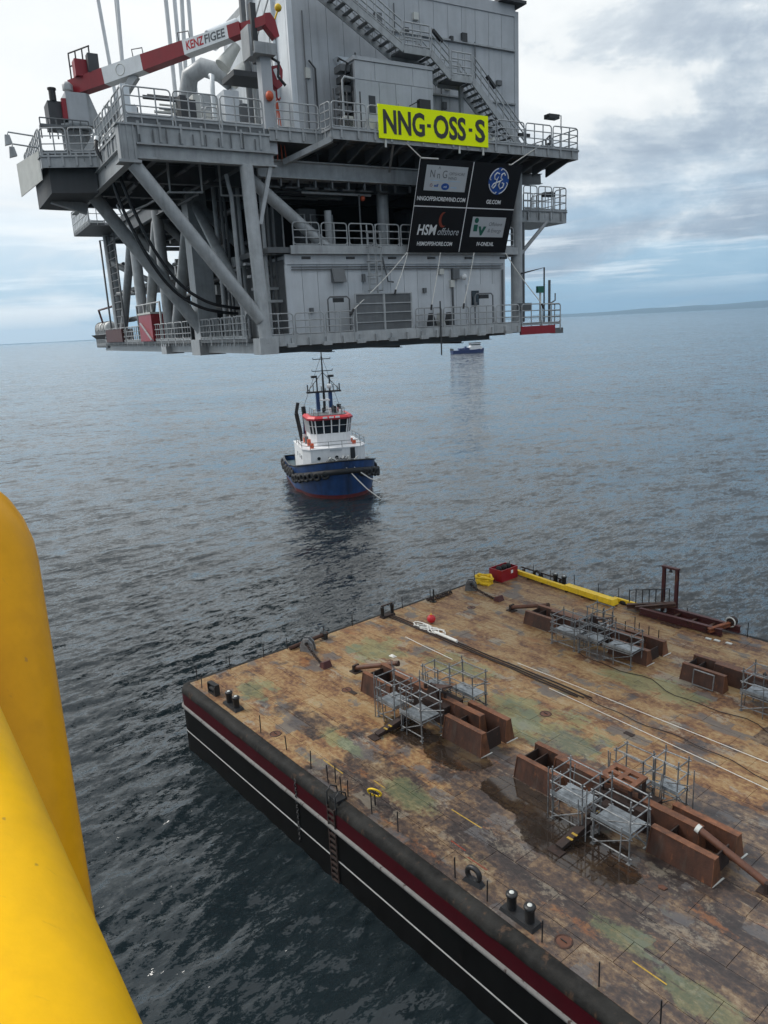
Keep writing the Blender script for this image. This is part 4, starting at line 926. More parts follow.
def build_crane():
    r = pthing('deck_crane', 'red and white striped deck crane boom lettered KENZFIGEE on a grey pedestal', 'crane', (-7.9, 11.2, 11.9))
    o = Vector((-7.9, 11.2, 11.9)); V = lambda x, y, z: Vector((x, y, z)) - o
    MB().lathe([(.8, 0), (.8, 1.6), (1.05, 1.65), (1.05, 1.9)], (1.0, -.4, 0), 20).build('pedestal', 'steel_grey', r)
    MB().box(.55, 1.75, -1.3, .5, 1.85, 3.6).build('machinery_house', 'cladding', r)
    MB().prism([(1.751, 1.85), (2.5, 1.9), (1.9, 3.6), (1.751, 3.6)], 'y', -1.2, -.4).build('house_cheek', 'steel_grey', r)
    MB().box(-.45, .5, -1.0, .5, 1.7, 3.1).build('engine_box', 'steel_dark', r)
    MB().tube((-.1, -.9, 3.1), (-.1, -.9, 3.7), .20, 10).build('exhaust', 'black_steel', r); MB().tube((-.1, -.9, 3.7), (-.1, -.9, 3.8), .25, 10).build('exhaust_cap', 'black_steel', r)
    MB().box(.28, .54, -1.35, -1.05, 2.1, 3.2).build('red_cylinder', 'red_paint', r)
    MB().lathe([(.3, 3.75), (.3, 4.05), (.15, 4.2), (.01, 4.22)], (.8, -.9, 0), 12).build('dome', 'steel_grey', r)
    dk = MB()
    for a in range(7): p = (-1.1 + a * .45, -1.55); dk.tube((p[0], p[1], .9), (p[0], p[1], 2.0), .04, 5)
    dk.tube((-1.1, -1.55, 2.0), (1.6, -1.55, 2.0), .04, 5); dk.box(-1.1, 1.7, -1.6, -1.0, 1.55, 1.68); dk.build('crane_walkway', 'steel_mid', r)
    # boom
    p0, p1 = V(-6.7, 10.9, 15.92), V(2.2, .6, 17.55)
    dv = (p1 - p0).normalized(); L = (p1 - p0).length
    side = dv.cross(Vector((0, 0, 1))).normalized(); upv = side.cross(dv).normalized()
    def seg(nm, t0, t1, h0, h1, wd, m, par=r):
        a, b = p0 + dv * L * t0, p0 + dv * L * t1
        def ring(c, h): return [c - side * wd / 2 - upv * h / 2, c + side * wd / 2 - upv * h / 2, c + side * wd / 2 + upv * h / 2, c - side * wd / 2 + upv * h / 2]
        mb = MB(); vs = ring(a, h0) + ring(b, h1); mb.add(vs, [(0, 1, 2, 3), (7, 6, 5, 4), (0, 4, 5, 1), (1, 5, 6, 2), (2, 6, 7, 3), (3, 7, 4, 0)])
        return mb.build(nm, m, par)
    hb = lambda t: 1.35 + (.80 - 1.35) * max(0, (t - .1)) / .9
    cuts = [(0, .184, 'red_paint', 1), (.184, .384, 'white_paint', 1), (.384, .591, 'red_paint', 1), (.591, .802, 'white_paint', 1), (.802, .857, 'red_paint', 1)]
    hs = {0: .84, .184: .88, .384: .84, .591: .74, .802: .64, .857: .62}
    # sections match the stripes seen on the boom
    for t0, t1, m, _ in cuts: seg('boom_section', t0, t1, hs[t0], hs[t1], .66, m)
    seg('boom_tip', .857, .97, .50, .46, .46, 'red_paint'); 
    tp = p0 + dv * L * .965
    MB().prism([(-.15, -.3), (.35, -.85), (.6, -.72), (.42, .05), (.15, .36), (-.15, .3)], 'y', -.25, .25).build('boom_head', 'red_paint', r, loc=tp)
    MB().tube(tp + Vector((.5, 0, .15)), tp + Vector((.75, 0, .7)), .05, 6).build('tip_lamp_arm', 'barge_yellow', r); MB().ball(tp + Vector((.75, 0, .75)), .2).build('tip_lamp', 'barge_yellow', r)
    # lettering runs along the near face of the boom
    nrm = side if side.dot(Vector((.5, -.86, 0))) > 0 else -side
    X = dv; Yv = upv
    Rm = Matrix((X, Yv, nrm)).transposed().to_4x4()
    for body, ta, tb, m in (('KENZ', .606, .690, 'red_letter'), ('FIGEE', .694, .790, 'grey_letter')):
        o_ = text('lettering', body, .6, m, r, (0, 0, 0), (0, 0, 0), 1, .014, shear=.08)
        fit(o_, 0, L * (tb - ta), -.20, .24); o_.location = (0, 0, 0)
        Ms = Rm.copy(); Ms.translation = p0 + dv * L * ta + nrm * .336 - upv * .20; o_.matrix_local = Ms
    c = p0 + dv * L * .275 + nrm * .335
    rg = MB().torus((0, 0, 0), .30, .025, 'z', 20, 5).build('round_plate', 'offwhite_panel', r); Ms = Rm.copy(); Ms.translation = c; rg.matrix_local = Ms
    for t in (.36, .59):
        a = p0 + dv * L * t + upv * .4; MB().path([a - dv * .35, a - dv * .35 + upv * .55, a + dv * .35 + upv * .45, a + dv * .35], .035, 5).build('hand_hoop', 'steel_mid', r)
    a = p0 + dv * L * .07 + upv * .42
    cgp = MB()
    for k in range(4):
        b = a + dv * (k * .5 - .9); cgp.tube(b, b + Vector((0, 0, 1.5)), .045, 5)
    for z in (.8, 1.5): cgp.tube(a - dv * .9 + Vector((0, 0, z)), a + dv * .65 + Vector((0, 0, z)), .045, 5)
    cgp.build('winch_cage', 'steel_dark', r)
    MB().box(-.5, .4, -.4, .4, 0, .9).build('winch', 'red_paint', r, loc=a - Vector((0, 0, .05))); MB().box(-.3, .3, -.3, .3, .0, 1.0).build('winch_motor', 'steel_dark', r, loc=a + dv * .75)
    # luffing strut under the boom
    MB().bar(V(-6.6, 9.8, 12.1), p0 + dv * L * .33 - upv * .42, .36, .42).build('boom_strut', 'steel_grey', r)
    # hoist wires and hook block
    hk = tp + Vector((.28, 0, -2.6))
    MB().tube(tp + Vector((.1, 0, -.5)), hk + Vector((-.12, 0, .3)), .02, 5).build('hoist_wire', 'steel_dark', r); MB().tube(tp + Vector((.48, 0, -.75)), hk + Vector((.2, 0, .3)), .02, 5).build('hoist_wire', 'steel_dark', r)
    hb_ = MB().prism([(-.32, .35), (.25, .5), (.38, .25), (.3, -.55), (.0, -.75), (-.28, -.5)], 'y', -.22, .22).build('hook_block', 'red_paint', r, loc=hk)
    MB().prism([(-.2, .2), (.0, .3), (.2, -.1), (.02, -.3)], 'y', -.235, -.222).build('stripe', 'white_paint', hb_)
    MB().path([(0, 0, -.7), (0, 0, -1.1), (.12, 0, -1.25), (.2, 0, -1.1)], .06, 6).build('hook', 'red_paint', hb_)
    sg = MB()
    for k in range(4): sg.path([hk + Vector((0, 0, -1.1)), hk + Vector((-.25 + .17 * k, .1 * k, -2.4)), hk + Vector((-.5 + .32 * k, .1 * k, -4.3))], .03, 5)
    sg.build('rigging_chain', 'orange_paint', r)


def build_rigging():
    lines = [((.86, 30, 11.9), (-1.9, 30, 55), .15), ((.5, 29, 11.9), (2.4, 30, 55), .14), ((1.0, 30.5, 11.9), (1.9, 30.5, 55), .12),
             ((1.1, 16, 11.9), (1.2, 16, 55), .15), ((1.47, 15.6, 11.9), (2.0, 15.6, 55), .14), ((1.75, 16.4, 11.9), (4.0, 16.4, 55), .15), ((2.5, 16, 11.9), (3.3, 16, 55), .14)]
    labs = ['leftmost thick white lifting sling behind the crane boom', 'white lifting sling second from the left behind the boom', 'thin white lifting sling beside the second one from the left',
            'white lifting sling, first of the four crossing the boom by the red stripe', 'white lifting sling, second of the four crossing the boom by the red stripe',
            'white lifting sling, third of the four crossing the boom by the red stripe', 'rightmost of the four white lifting slings crossing the boom']
    for (p, q, rad), lb in zip(lines, labs):
        t = pthing('lifting_sling', lb, 'sling', p, group='white lifting slings')
        MB().tube((0, 0, 0), Vector(q) - Vector(p), rad, 10).build('cable', 'sling_white', t)
        MB().tube((0, 0, 0), (Vector(q) - Vector(p)) * .03, rad * 1.5, 10).build('socket', 'offwhite_panel', t)
    pts = [(-6.6, 6.4, 12.3), (-6.75, 6.1, 11.6), (-6.3, 5.9, 10.5), (-5.75, 5.9, 8.4), (-4.7, 5.95, 5.9), (-3.4, 6.0, 4.0), (-1.9, 6.0, 2.95), (-.4, 6.0, 2.55), (.6, 6.0, 2.45)]
    for dx, dz, lb in ((0, 0, 'lower black hose drooping from the crane deck to the lower deck'), (.38, .28, 'upper black hose drooping from the crane deck to the lower deck')):
        t = pthing('black_hose', lb, 'hose', pts[0], group='black hoses at the platform side'); o = Vector(pts[0])
        # smooth the run
        P = [Vector(p) + Vector((dx, -dx, dz * (i > 2))) - o for i, p in enumerate(pts)]; Q = []
        for i in range(len(P) - 1):
            a, b, c, d_ = P[max(i - 1, 0)], P[i], P[i + 1], P[min(i + 2, len(P) - 1)]
            for k in range(5):
                u = k / 5; Q.append(.5 * ((2 * b) + (c - a) * u + (2 * a - 5 * b + 4 * c - d_) * u * u + (3 * b - 3 * c + d_ - a) * u ** 3))
        Q.append(P[-1]); MB().path(Q, .10, 8).build('hose', 'hose_black', t)
        MB().tube(Q[0] + Vector((0, 0, .0)), Q[2], .14, 8).build('end_fitting', 'white_paint', t)
    for k, (y, lb) in enumerate(((44.8, 'white life raft canister on the cradle, inboard of the pair'), (47.9, 'white life raft canister at the outer end of the cradle'))):
        t = pthing('life_raft', lb, 'life raft', (.1, y, 2.35), group='life rafts at the platform corner')
        MB().lathe([(.01, -1.45), (.5, -1.42), (.68, -1.2), (.7, 0), (.68, 1.2), (.5, 1.42), (.01, 1.45)], (0, 0, 0), 16, 'y').build('canister', 'raft_white', t)
        for yy in (-.8, 0, .8): MB().torus((0, yy, 0), .7, .045, 'y', 16, 5).build('strap', 'steel_dark', t)
    t = pthing('red_cabinet', 'red cabinet with a slanted handrail on the lower deck beside the columns', 'cabinet', (-.9, 22.2, .9))
    MB().box(0, 1.0, 0, 4.3, 0, 2.15).build('body', 'red_paint', t); MB().box(-.05, 1.05, -.05, 4.35, 2.16, 2.3).build('lid', 'offwhite_panel', t); MB().bar((-.12, .1, .1), (-.12, 3.4, 1.5), .1).build('handrail', 'steel_grey', t)


build_equipment_cabin(); build_staircase(); build_name_sign(); build_banner(); build_crane(); build_rigging()

# ------------------------------------------------------------------ the barge
BW, BL = 29.2, 64.0      # width (local y) and modelled length (local x)


def build_barge():
    r = bthing('cargo_barge', 'large flat rusty-decked barge with a black and red hull', 'barge')
    rnd = random.Random(11)
    # outline loop with rounded corners; prof = (inset, z) rows lofted round it
    def loop(ins, z, wob=0.0):
        c = 0.5; ins = ins - .12; pts = []
        def arc(cx, cy, a0, a1):
            for k in range(6): a = a0 + (a1 - a0) * k / 5; q = max(.02, c - ins); pts.append((cx + q * cos(a), cy + q * sin(a), z))
        n = 70
        arc(c, c, 1.5 * pi, pi)                      # near corner
        for k in range(1, 30): pts.append((ins, c + (BW - 2 * c) * k / 30, z))
        arc(c, BW - c, pi, .5 * pi)
        for k in range(1, n): pts.append((c + (BL - 2 * c) * k / n, BW - ins, z))
        arc(BL - c, BW - c, .5 * pi, 0); arc(BL - c, c, 0, -.5 * pi)
        for k in range(1, n): pts.append((BL - c - (BL - 2 * c) * k / n, ins, z))
        return pts
    def band(nm, prof, m, jit=0.0, smooth=True):
        mb = MB(); rows = [loop(i, z) for i, z in prof]; n = len(rows[0]); vs = []
        dents = [rnd.uniform(-1, 1) for _ in range(n)]
        for j, row in enumerate(rows):
            for k, p in enumerate(row):
                w_ = jit * dents[k] * (1 if 0 < j < len(rows) - 1 else 0.0)
                vs.append((p[0] + w_ * .6, p[1] + w_, p[2] + w_ * .4))
        fs = [(j * n + k, (j + 1) * n + k, (j + 1) * n + (k + 1) % n, j * n + (k + 1) % n) for j in range(len(rows) - 1) for k in range(n)]
        mb.add(vs, fs, smooth); return mb.build(nm, m, r)
    band('gunwale', [(.53, .0), (.38, -.006), (.24, -.035), (.12, -.10), (.04, -.20), (.0, -.32), (-.01, -.42), (.02, -.47)], 'gunwale', .05)
    band('red_band', [(.02, -.47), (.03, -1.22)], 'hull_red')
    band('rub_rail', [(.03, -1.22), (-.07, -1.25), (-.09, -1.32), (-.07, -1.39), (.03, -1.42)], 'rub_rail', .008)
    band('side_plating', [(.03, -1.42), (.03, -2.85)], 'hull_black'); band('side_plating', [(.03, -2.93), (.03, -7.0)], 'hull_black')
    band('waterline_stripe', [(.03, -2.85), (.025, -2.853), (.025, -2.927), (.03, -2.93)], 'stripe_white', 0, False)
    for x in (1.4, 5.9, 15.5, 17.3, 22.6): MB().box(x, x + .45, .0, .03, -2.96, -2.80).build('stripe_gap', 'hull_black', r)
    MB().box(.0, .4, 1.3, BW - 1.3, -3.2, -.9).build('end_framing', 'hull_black', r, loc=(.2, 0, 0))
    MB().box(.41, BL - .41, .41, BW - .41, -.45, -.035).build('deck_base', 'rust', r)
    # rusty plates of the deck, each its own piece, joints left open
    lens = (2.9, 3.1); px, py = 3.0, 1.21
    meshes = []
    for k in range(6):
        g = .009; a, b = px / 2 - g, py / 2 - g; t = [rnd.uniform(-.003, .003) for _ in range(4)]
        mb = MB().hexa([(-a, -b, -.03), (a, -b, -.03), (a, b, -.03), (-a, b, -.03)], [(-a, -b, t[0]), (a, -b, t[1]), (a, b, t[2]), (-a, b, t[3])])
        meshes.append(mb.mesh('deck_plate', 'deck'))
    ny = int((BW - .84) / py); py_off = .42
    far = MB(); cnt = 0
    for j in range(ny + 1):
        y = py_off + py * (j + .5); 
        off = (0, 1.1, 2.0, .55, 1.6)[j % 5]
        for i in range(-1, 22):
            x0 = .42 + i * px + off; x1 = x0 + px
            x0 = max(x0, .42); x1 = min(x1, BL - .42)
            if x1 - x0 < .15: continue
            y1 = min(y + py / 2, BW - .42)
            full = x1 - x0 > px - .01 and y1 > y + py / 2 - .01
            vis = x1 < 34.5 + .0 * y
            if vis and full and cnt < 296:
                cnt += 1; link('deck_plate', meshes[rnd.randrange(6)], r, ((x0 + x1) / 2, y, rnd.uniform(-.003, .003)))
            else: far.box(x0 + .007, x1 - .007, y - py / 2 + .007, y1 - .007, -.03, rnd.uniform(-.003, .003))
    tag(far.build('deck_plating', 'deck', r), kind='stuff')
    # thin posts along the edges
    st = MB().tube((0, 0, 0), (0, 0, .92), .028, 6).mesh('stanchion', 'black_steel')
    edge = [(1.54, .66), (8.33, .62), (10.67, .7), (12.85, .66), (14.3, .62), (14.55, .86), (15.5, .50), (15.75, .66), (17.42, .67), (19.05, .73), (22.46, .6), (24.05, .62), (26.5, .62), (28.75, .56), (30.7, .75), (33, .7),
            (.45, .9), (.5, 3.05), (.5, 5.42), (.5, 7.18), (.55, 10.0), (.5, 12.44), (.5, 17.0), (.55, 19.7), (.5, 24.5), (.6, 28.5), (2.7, 28.9), (4.5, 28.85), (6.75, 28.85), (8.9, 28.8), (10.6, 28.8), (15.8, 28.8), (19.9, 28.7), (23, 28.8), (26.4, 28.8)]
    for x, y in edge:
        o = link('stanchion', st, r, (x, y, .0), (rnd.uniform(-.04, .04), rnd.uniform(-.04, .04), 0)); o.scale = (1, 1, rnd.uniform(.85, 1.1))
    # flush manholes
    for x, y in ((26.97, 1.15), (8.97, 1.1), (7.74, 6.57), (17.2, 12.4), (4.0, 20.5)):
        mh = MB().lathe([(.31, .002), (.31, .016), (.28, .022), (.25, .022), (.25, .004)], (x, y, 0), 24).build('manhole', 'rust', r)
        MB().prism([(x + .245 * cos(k * pi / 10), y + .245 * sin(k * pi / 10)) for k in range(20)], 'z', -.01, .014).build('cover', 'rust_pipe', mh)
        MB().bar((x - .12, y, .04), (x + .12, y, .04), .03).build('handle', 'black_steel', mh)
    # pilot ladder over the side with its hand hoops, and the fenders hung below the gunwale
    lad = MB()
    for x in (15.25, 15.75): lad.bar((x, -.12, -.3), (x, -.12, -4.6), .06, .08)
    lo = lad.build('side_ladder', 'rust_dark', r)
    for k in range(14): MB().box(15.25, 15.75, -.17, -.09, -.5 - k * .3, -.42 - k * .3).build('rung', 'rust_dark', lo)
    for x in (15.2, 15.85): MB().path([(x, -.1, -.5), (x, -.08, .35), (x, .15, .55), (x, .45, .35), (x, .5, .0)], .035, 6).build('hand_hoop', 'black_steel', lo)
    MB().box(15.2, 15.85, .0, .5, -.08, .09).build('ladder_plate', 'black_steel', lo)
    ch = MB()
    for k in range(22): ch.torus((12.6 + .05 * (k % 2), -.10, -.4 - .15 * k), .085, .028, 'x' if k % 2 else 'y', 8, 5)
    ch.build('fender_chain', 'black_steel', r)
    fl = [(8.0, 6.5), (13.4, 9.1), (21.0, 13.6), (26.8, 19.0)]
    for x, y in fl: MB().box(x, x + .5, y, y + .26, .004, .03).build('doubler_plate', 'rust_dark', r)
    for (x, y, c, L, a) in ((19.5, 3.3, 'yellow_marking', 1.7, .02), (22.0, 1.7, 'orange_print', 1.0, .03), (20.9, 1.9, 'orange_print', .8, 0), (28.9, 2.1, 'yellow_marking', 1.2, 0), (12.6, 1.5, 'yellow_marking', 1.6, 0), (15.6, 2.2, 'yellow_marking', .8, 0)):
        MB().box(0, L, 0, .05, .004, .007).build('paint_line', c, r, loc=(x, y, 0), rot=(0, 0, a))
    return r


build_barge()


def bitts(label, x, y, rz=0.0, s=1.0):
    t = bthing('mooring_bitts', label, 'mooring bitts', (x, y, .0), rz, 'twin bollards along the barge edge')
    MB().hexa([(-.75, -.28, .0), (.75, -.28, .0), (.75, .28, .0), (-.75, .28, .0)], [(-.70, -.24, .14), (.70, -.24, .14), (.70, .24, .14), (-.70, .24, .14)]).build('base', 'black_steel', t)
    for sx in (-.4, .4):
        p = MB().lathe([(.17, .13), (.17, .62), (.21, .66), (.21, .74), (.15, .78), (.01, .79)], (sx, 0, 0), 16).build('post', 'black_steel', t)
        MB().lathe([(.09, .785), (.08, .80), (.01, .803)], (sx, 0, 0), 10).build('cap_mark', 'offwhite_panel', p)
    t.scale = (s, s, s); return t


bitts('twin black bollards on the near edge by the flush manhole', 25.35, .90)
bitts('twin black bollards at the near left corner behind the side fairlead', 4.85, .92)
bitts('twin dark bollards on the far edge beside the yellow beams', 5.55, 28.6)


def chock(label, x, y, rz=0.0):
    t = bthing('fairlead', label, 'fairlead', (x, y, 0), rz, 'panama fairleads on the barge edge')
    MB().torus((0, 0, .36), .27, .10, 'y', 20, 8).build('ring', 'black_steel', t)
    MB().hexa([(-.42, -.16, 0), (.42, -.16, 0), (.42, .16, 0), (-.42, .16, 0)], [(-.30, -.10, .18), (.30, -.10, .18), (.30, .10, .18), (-.30, .10, .18)]).build('foot', 'black_steel', t)


chock('round black fairlead on the near edge beside the twin bollards', 23.1, .92, .15)
chock('round black fairlead on the far edge beside the yellow beam', 3.4, 28.55)
t = bthing('roller_chock', 'square black roller chock at the near left corner', 'fairlead', (2.7, .85, 0), .05)
MB().box(-.42, .42, -.16, .16, 0, .12).build('base', 'black_steel', t); MB().box(-.42, -.32, -.16, .16, .12, .6).build('cheek', 'black_steel', t); MB().box(.32, .42, -.16, .16, .12, .6).build('cheek', 'black_steel', t)
MB().tube((-.32, 0, .32), (.32, 0, .32), .14, 12).build('roller', 'rubber', t); MB().box(-.42, .42, -.14, .14, .601, .66).build('top_bar', 'black_steel', t)
t = bthing('hand_wheel', 'yellow rimmed valve wheel on a short post near the ladder', 'valve wheel', (17.05, 1.15, 0), .3)
MB().tube((0, 0, 0), (0, 0, .5), .035, 8).build('post', 'black_steel', t)
wl = MB().torus((0, 0, 0), .30, .045, 'y', 20, 6)
wl.build('rim', 'barge_yellow', t, loc=(0, 0, .62), rot=(.5, 0, .2))
sp = MB()
for k in range(3): sp.tube((.3 * cos(k * pi / 3), 0, .3 * sin(k * pi / 3)), (-.3 * cos(k * pi / 3), 0, -.3 * sin(k * pi / 3)), .025, 5)
sp.build('spokes', 'black_steel', t, loc=(0, 0, .62), rot=(.5, 0, .2))
t = bthing('roller_fairlead', 'U-shaped fairlead frame on the left edge where the twin cables start', 'fairlead', (.9, 15.25, 0), pi / 2)
MB().box(-.55, .55, -.2, .2, 0, .15).build('base', 'rust_dark', t)
for x in (-.45, .45): MB().lathe([(.13, .15), (.13, .78), (.16, .82), (.01, .84)], (x, 0, 0), 12).build('roller', 'black_steel', t)
MB().box(-.5, .5, -.06, .06, .85, .92).build('top_bar', 'rust_dark', t)


def towing_pad(label, x, y, n, dx, dy):
    t = bthing('towing_bracket', label, 'towing bracket', (x, y, 0), 0, 'towing brackets with chain on the left edge')
    MB().prism([(-.5, 0), (.45, 0), (.35, .55), (.1, .85), (-.25, .85), (-.45, .5)], 'y', -.06, .06).build('plate', 'galvanized', t, rot=(0, 0, .7))
    MB().prism([(-.5, 0), (.45, 0), (.35, .55), (.1, .85), (-.25, .85), (-.45, .5)], 'y', .34, .46).build('plate', 'galvanized', t, rot=(0, 0, .7))
    MB().tube((0, -.15, .55), (0, .5, .55), .12, 10).build('pin', 'black_steel', t, rot=(0, 0, .7))
    c = MB()
    for k in range(n):
        u = k / n; p = (.25 + dx * u, -.1 + dy * u, .38 * (1 - u) ** 2 + .07); a = math.atan2(dy, dx)
        pts = [(p[0] + .15 * cos(q) * cos(a) - (.08 * sin(q) * sin(a) if k % 2 else 0), p[1] + .15 * cos(q) * sin(a) + (.08 * sin(q) * cos(a) if k % 2 else 0), p[2] + (0 if k % 2 else .08 * sin(q))) for q in [2 * pi * i / 8 for i in range(8)]]
        c.path(pts, .035, 5, closed=True)
    c.build('chain', 'rust_dark', t)
    MB().hexa([(dx, dy - .3, 0), (dx + .55, dy - .3, 0), (dx + .55, dy + .3, 0), (dx, dy + .3, 0)], [(dx + .1, dy - .25, .3), (dx + .4, dy - .25, .4), (dx + .4, dy + .25, .4), (dx + .1, dy + .25, .3)]).build('anchor_pad', 'maroon_paint', t)


towing_pad('grey towing bracket with a chain and red pad near the left corner', 1.75, 7.9, 12, 2.4, -.45)
towing_pad('grey towing bracket with a rusty chain beyond the red buoy', 1.6, 23.0, 14, 2.6, -.1)
t = bthing('deck_pipe', 'rusty pipe lying along the left edge behind the grey bracket', 'pipe', (.75, 7.2, .12)); MB().tube((0, 0, 0), (.1, 2.9, .18), .13, 10).build('pipe', 'rust', t); MB().box(-.15, .35, 2.5, 2.75, -.12, .3).build('saddle', 'black_steel', t)
t = bthing('heap_of_chain', 'heap of dark chain lying along the left edge near the marker post', 'chain', (.75, 19.2, 0))
c = MB(); rnd = random.Random(2)
for k in range(34): 
    u = k / 33; c.torus((rnd.uniform(-.12, .35), 2.4 * u + rnd.uniform(-.1, .1), .06 + .1 * rnd.random() * (1 - u)), .11, .035, rnd.choice('xyz'), 8, 5)
c.build('links', 'rust_dark', t)
t = bthing('marker_post', 'short black post standing alone near the far left edge', 'post', (1.25, 19.4, 0)); MB().tube((0, 0, 0), (0, 0, 1.0), .06, 8).build('post', 'black_steel', t); MB().box(-.16, .16, -.16, .16, 0, .06).build('base', 'black_steel', t)


# cables, ropes, lines on the deck
def deck_line(nm, label, cat, pts, rad, m, group=None, part='strand'):
    o = Vector((*pts[0][:2], 0)); t = bthing(nm, label, cat, o, 0, group)
    MB().path([Vector((x, y, z)) - o for x, y, z in pts], rad, 6).build(part, m, t); return t


def wavy(x0, y0, x1, y1, z, amp, n, seed):
    q = random.Random(seed); a, b, cc = q.uniform(0, 6), q.uniform(0, 6), q.uniform(.7, 1.5)
    return [(x0 + (x1 - x0) * i / n, y0 + (y1 - y0) * i / n + amp * (sin(a + i * .55 * cc) + .6 * sin(b + i * 1.3)), z) for i in range(n + 1)]


for k, (dy, lb) in enumerate(((-.10, 'nearest of the three dark cables running from the left fairlead'), (.05, 'middle one of the three dark cables running from the left fairlead'), (.26, 'farthest of the three dark cables running from the left fairlead'))):
    deck_line('mooring_cable', lb, 'cable', wavy(.6, 15.3 + dy, 17.3 + .3 * k, 15.1 + dy * 1.2, .055, .03, 24, k), .042, 'rust_dark', 'dark cables across the deck')
deck_line('white_line', 'straight white line along the middle of the deck, nearer one', 'rope', wavy(15.6, 14.7, 33, 13.7, .045, .008, 12, 5), .016, 'rope_white', 'long white lines on the deck')
deck_line('white_line', 'straight white line along the middle of the deck, farther one', 'rope', wavy(12.3, 15.9, 33, 16.0, .045, .008, 12, 6), .016, 'rope_white', 'long white lines on the deck')
deck_line('white_line', 'short pale line lying parallel to the dark cables', 'rope', wavy(4.6, 13.7, 9.2, 13.5, .04, .01, 8, 7), .02, 'rope_white', 'long white lines on the deck')
deck_line('deck_hose', 'thin dark hose winding between the two white lines', 'hose', wavy(17.2, 15.3, 33, 14.5, .045, .16, 26, 9), .02, 'rust_dark')
deck_line('deck_hose', 'dark hose curving over the deck before the right scaffold', 'hose', wavy(14, 19.6, 30, 18.2, .045, .25, 26, 12), .02, 'rust_dark')
t = bthing('rope_heap', 'loose heap of white rope beside the small red buoy', 'rope', (4.3, 15.7, .0))
q = random.Random(4); pts = []
for i in range(60): a = i * .55; pts.append((1.3 * cos(a * .5) * q.uniform(.5, 1) + i * .015, .45 * sin(a) * q.uniform(.6, 1), .06 + .05 * q.random()))
MB().path(pts, .045, 5).build('strand', 'rope_white', t)
MB().path([(1.2, -.2, .12), (3.2, -.28, .15), (3.4, -.30, .15)], .10, 6).build('sleeve', 'rope_white', t)
t = bthing('red_buoy', 'small round red buoy on the deck by the white rope', 'buoy', (4.05, 16.55, 0)); MB().ball((0, 0, .32), .30, 16).build('float', 'red_letter', t); MB().torus((0, 0, .64), .06, .02, 'y', 8, 5).build('eye', 'barge_yellow', t)
t = bthing('white_rag', 'small white rag lying on the deck left of the front supports', 'rag', (6.0, 11.1, .01)); MB().hexa([(0, 0, 0), (.4, .05, 0), (.45, .3, 0), (.05, .25, 0)], [(.08, .05, .08), (.34, .1, .12), (.36, .24, .07), (.1, .2, .1)]).build('cloth', 'rope_white', t)
t = bthing('rust_plate_scrap', 'small reddish steel scrap lying near the right support', 'scrap', (27.75, 5.55, .005), .4); MB().prism([(0, 0), (.2, -.04), (.3, .1), (.14, .2), (-.03, .14)], 'z', 0, .03).build('plate', 'rust_pipe', t)


# ------------------------------------------------------------------ seafastening supports and scaffolds
def trap(x0, x1, yc, h, wb=.55, wt=.16, ends=.22):
    """steel box with sloping sides and raked ends"""
    b, tt = wb / 2, wt / 2
    return MB().hexa([(x0, yc - b, 0), (x1, yc - b, 0), (x1, yc + b, 0), (x0, yc + b, 0)], [(x0 + ends * .3, yc - tt, h), (x1 - ends * .3, yc - tt, h), (x1 - ends * .3, yc + tt, h), (x0 + ends * .3, yc + tt, h)])


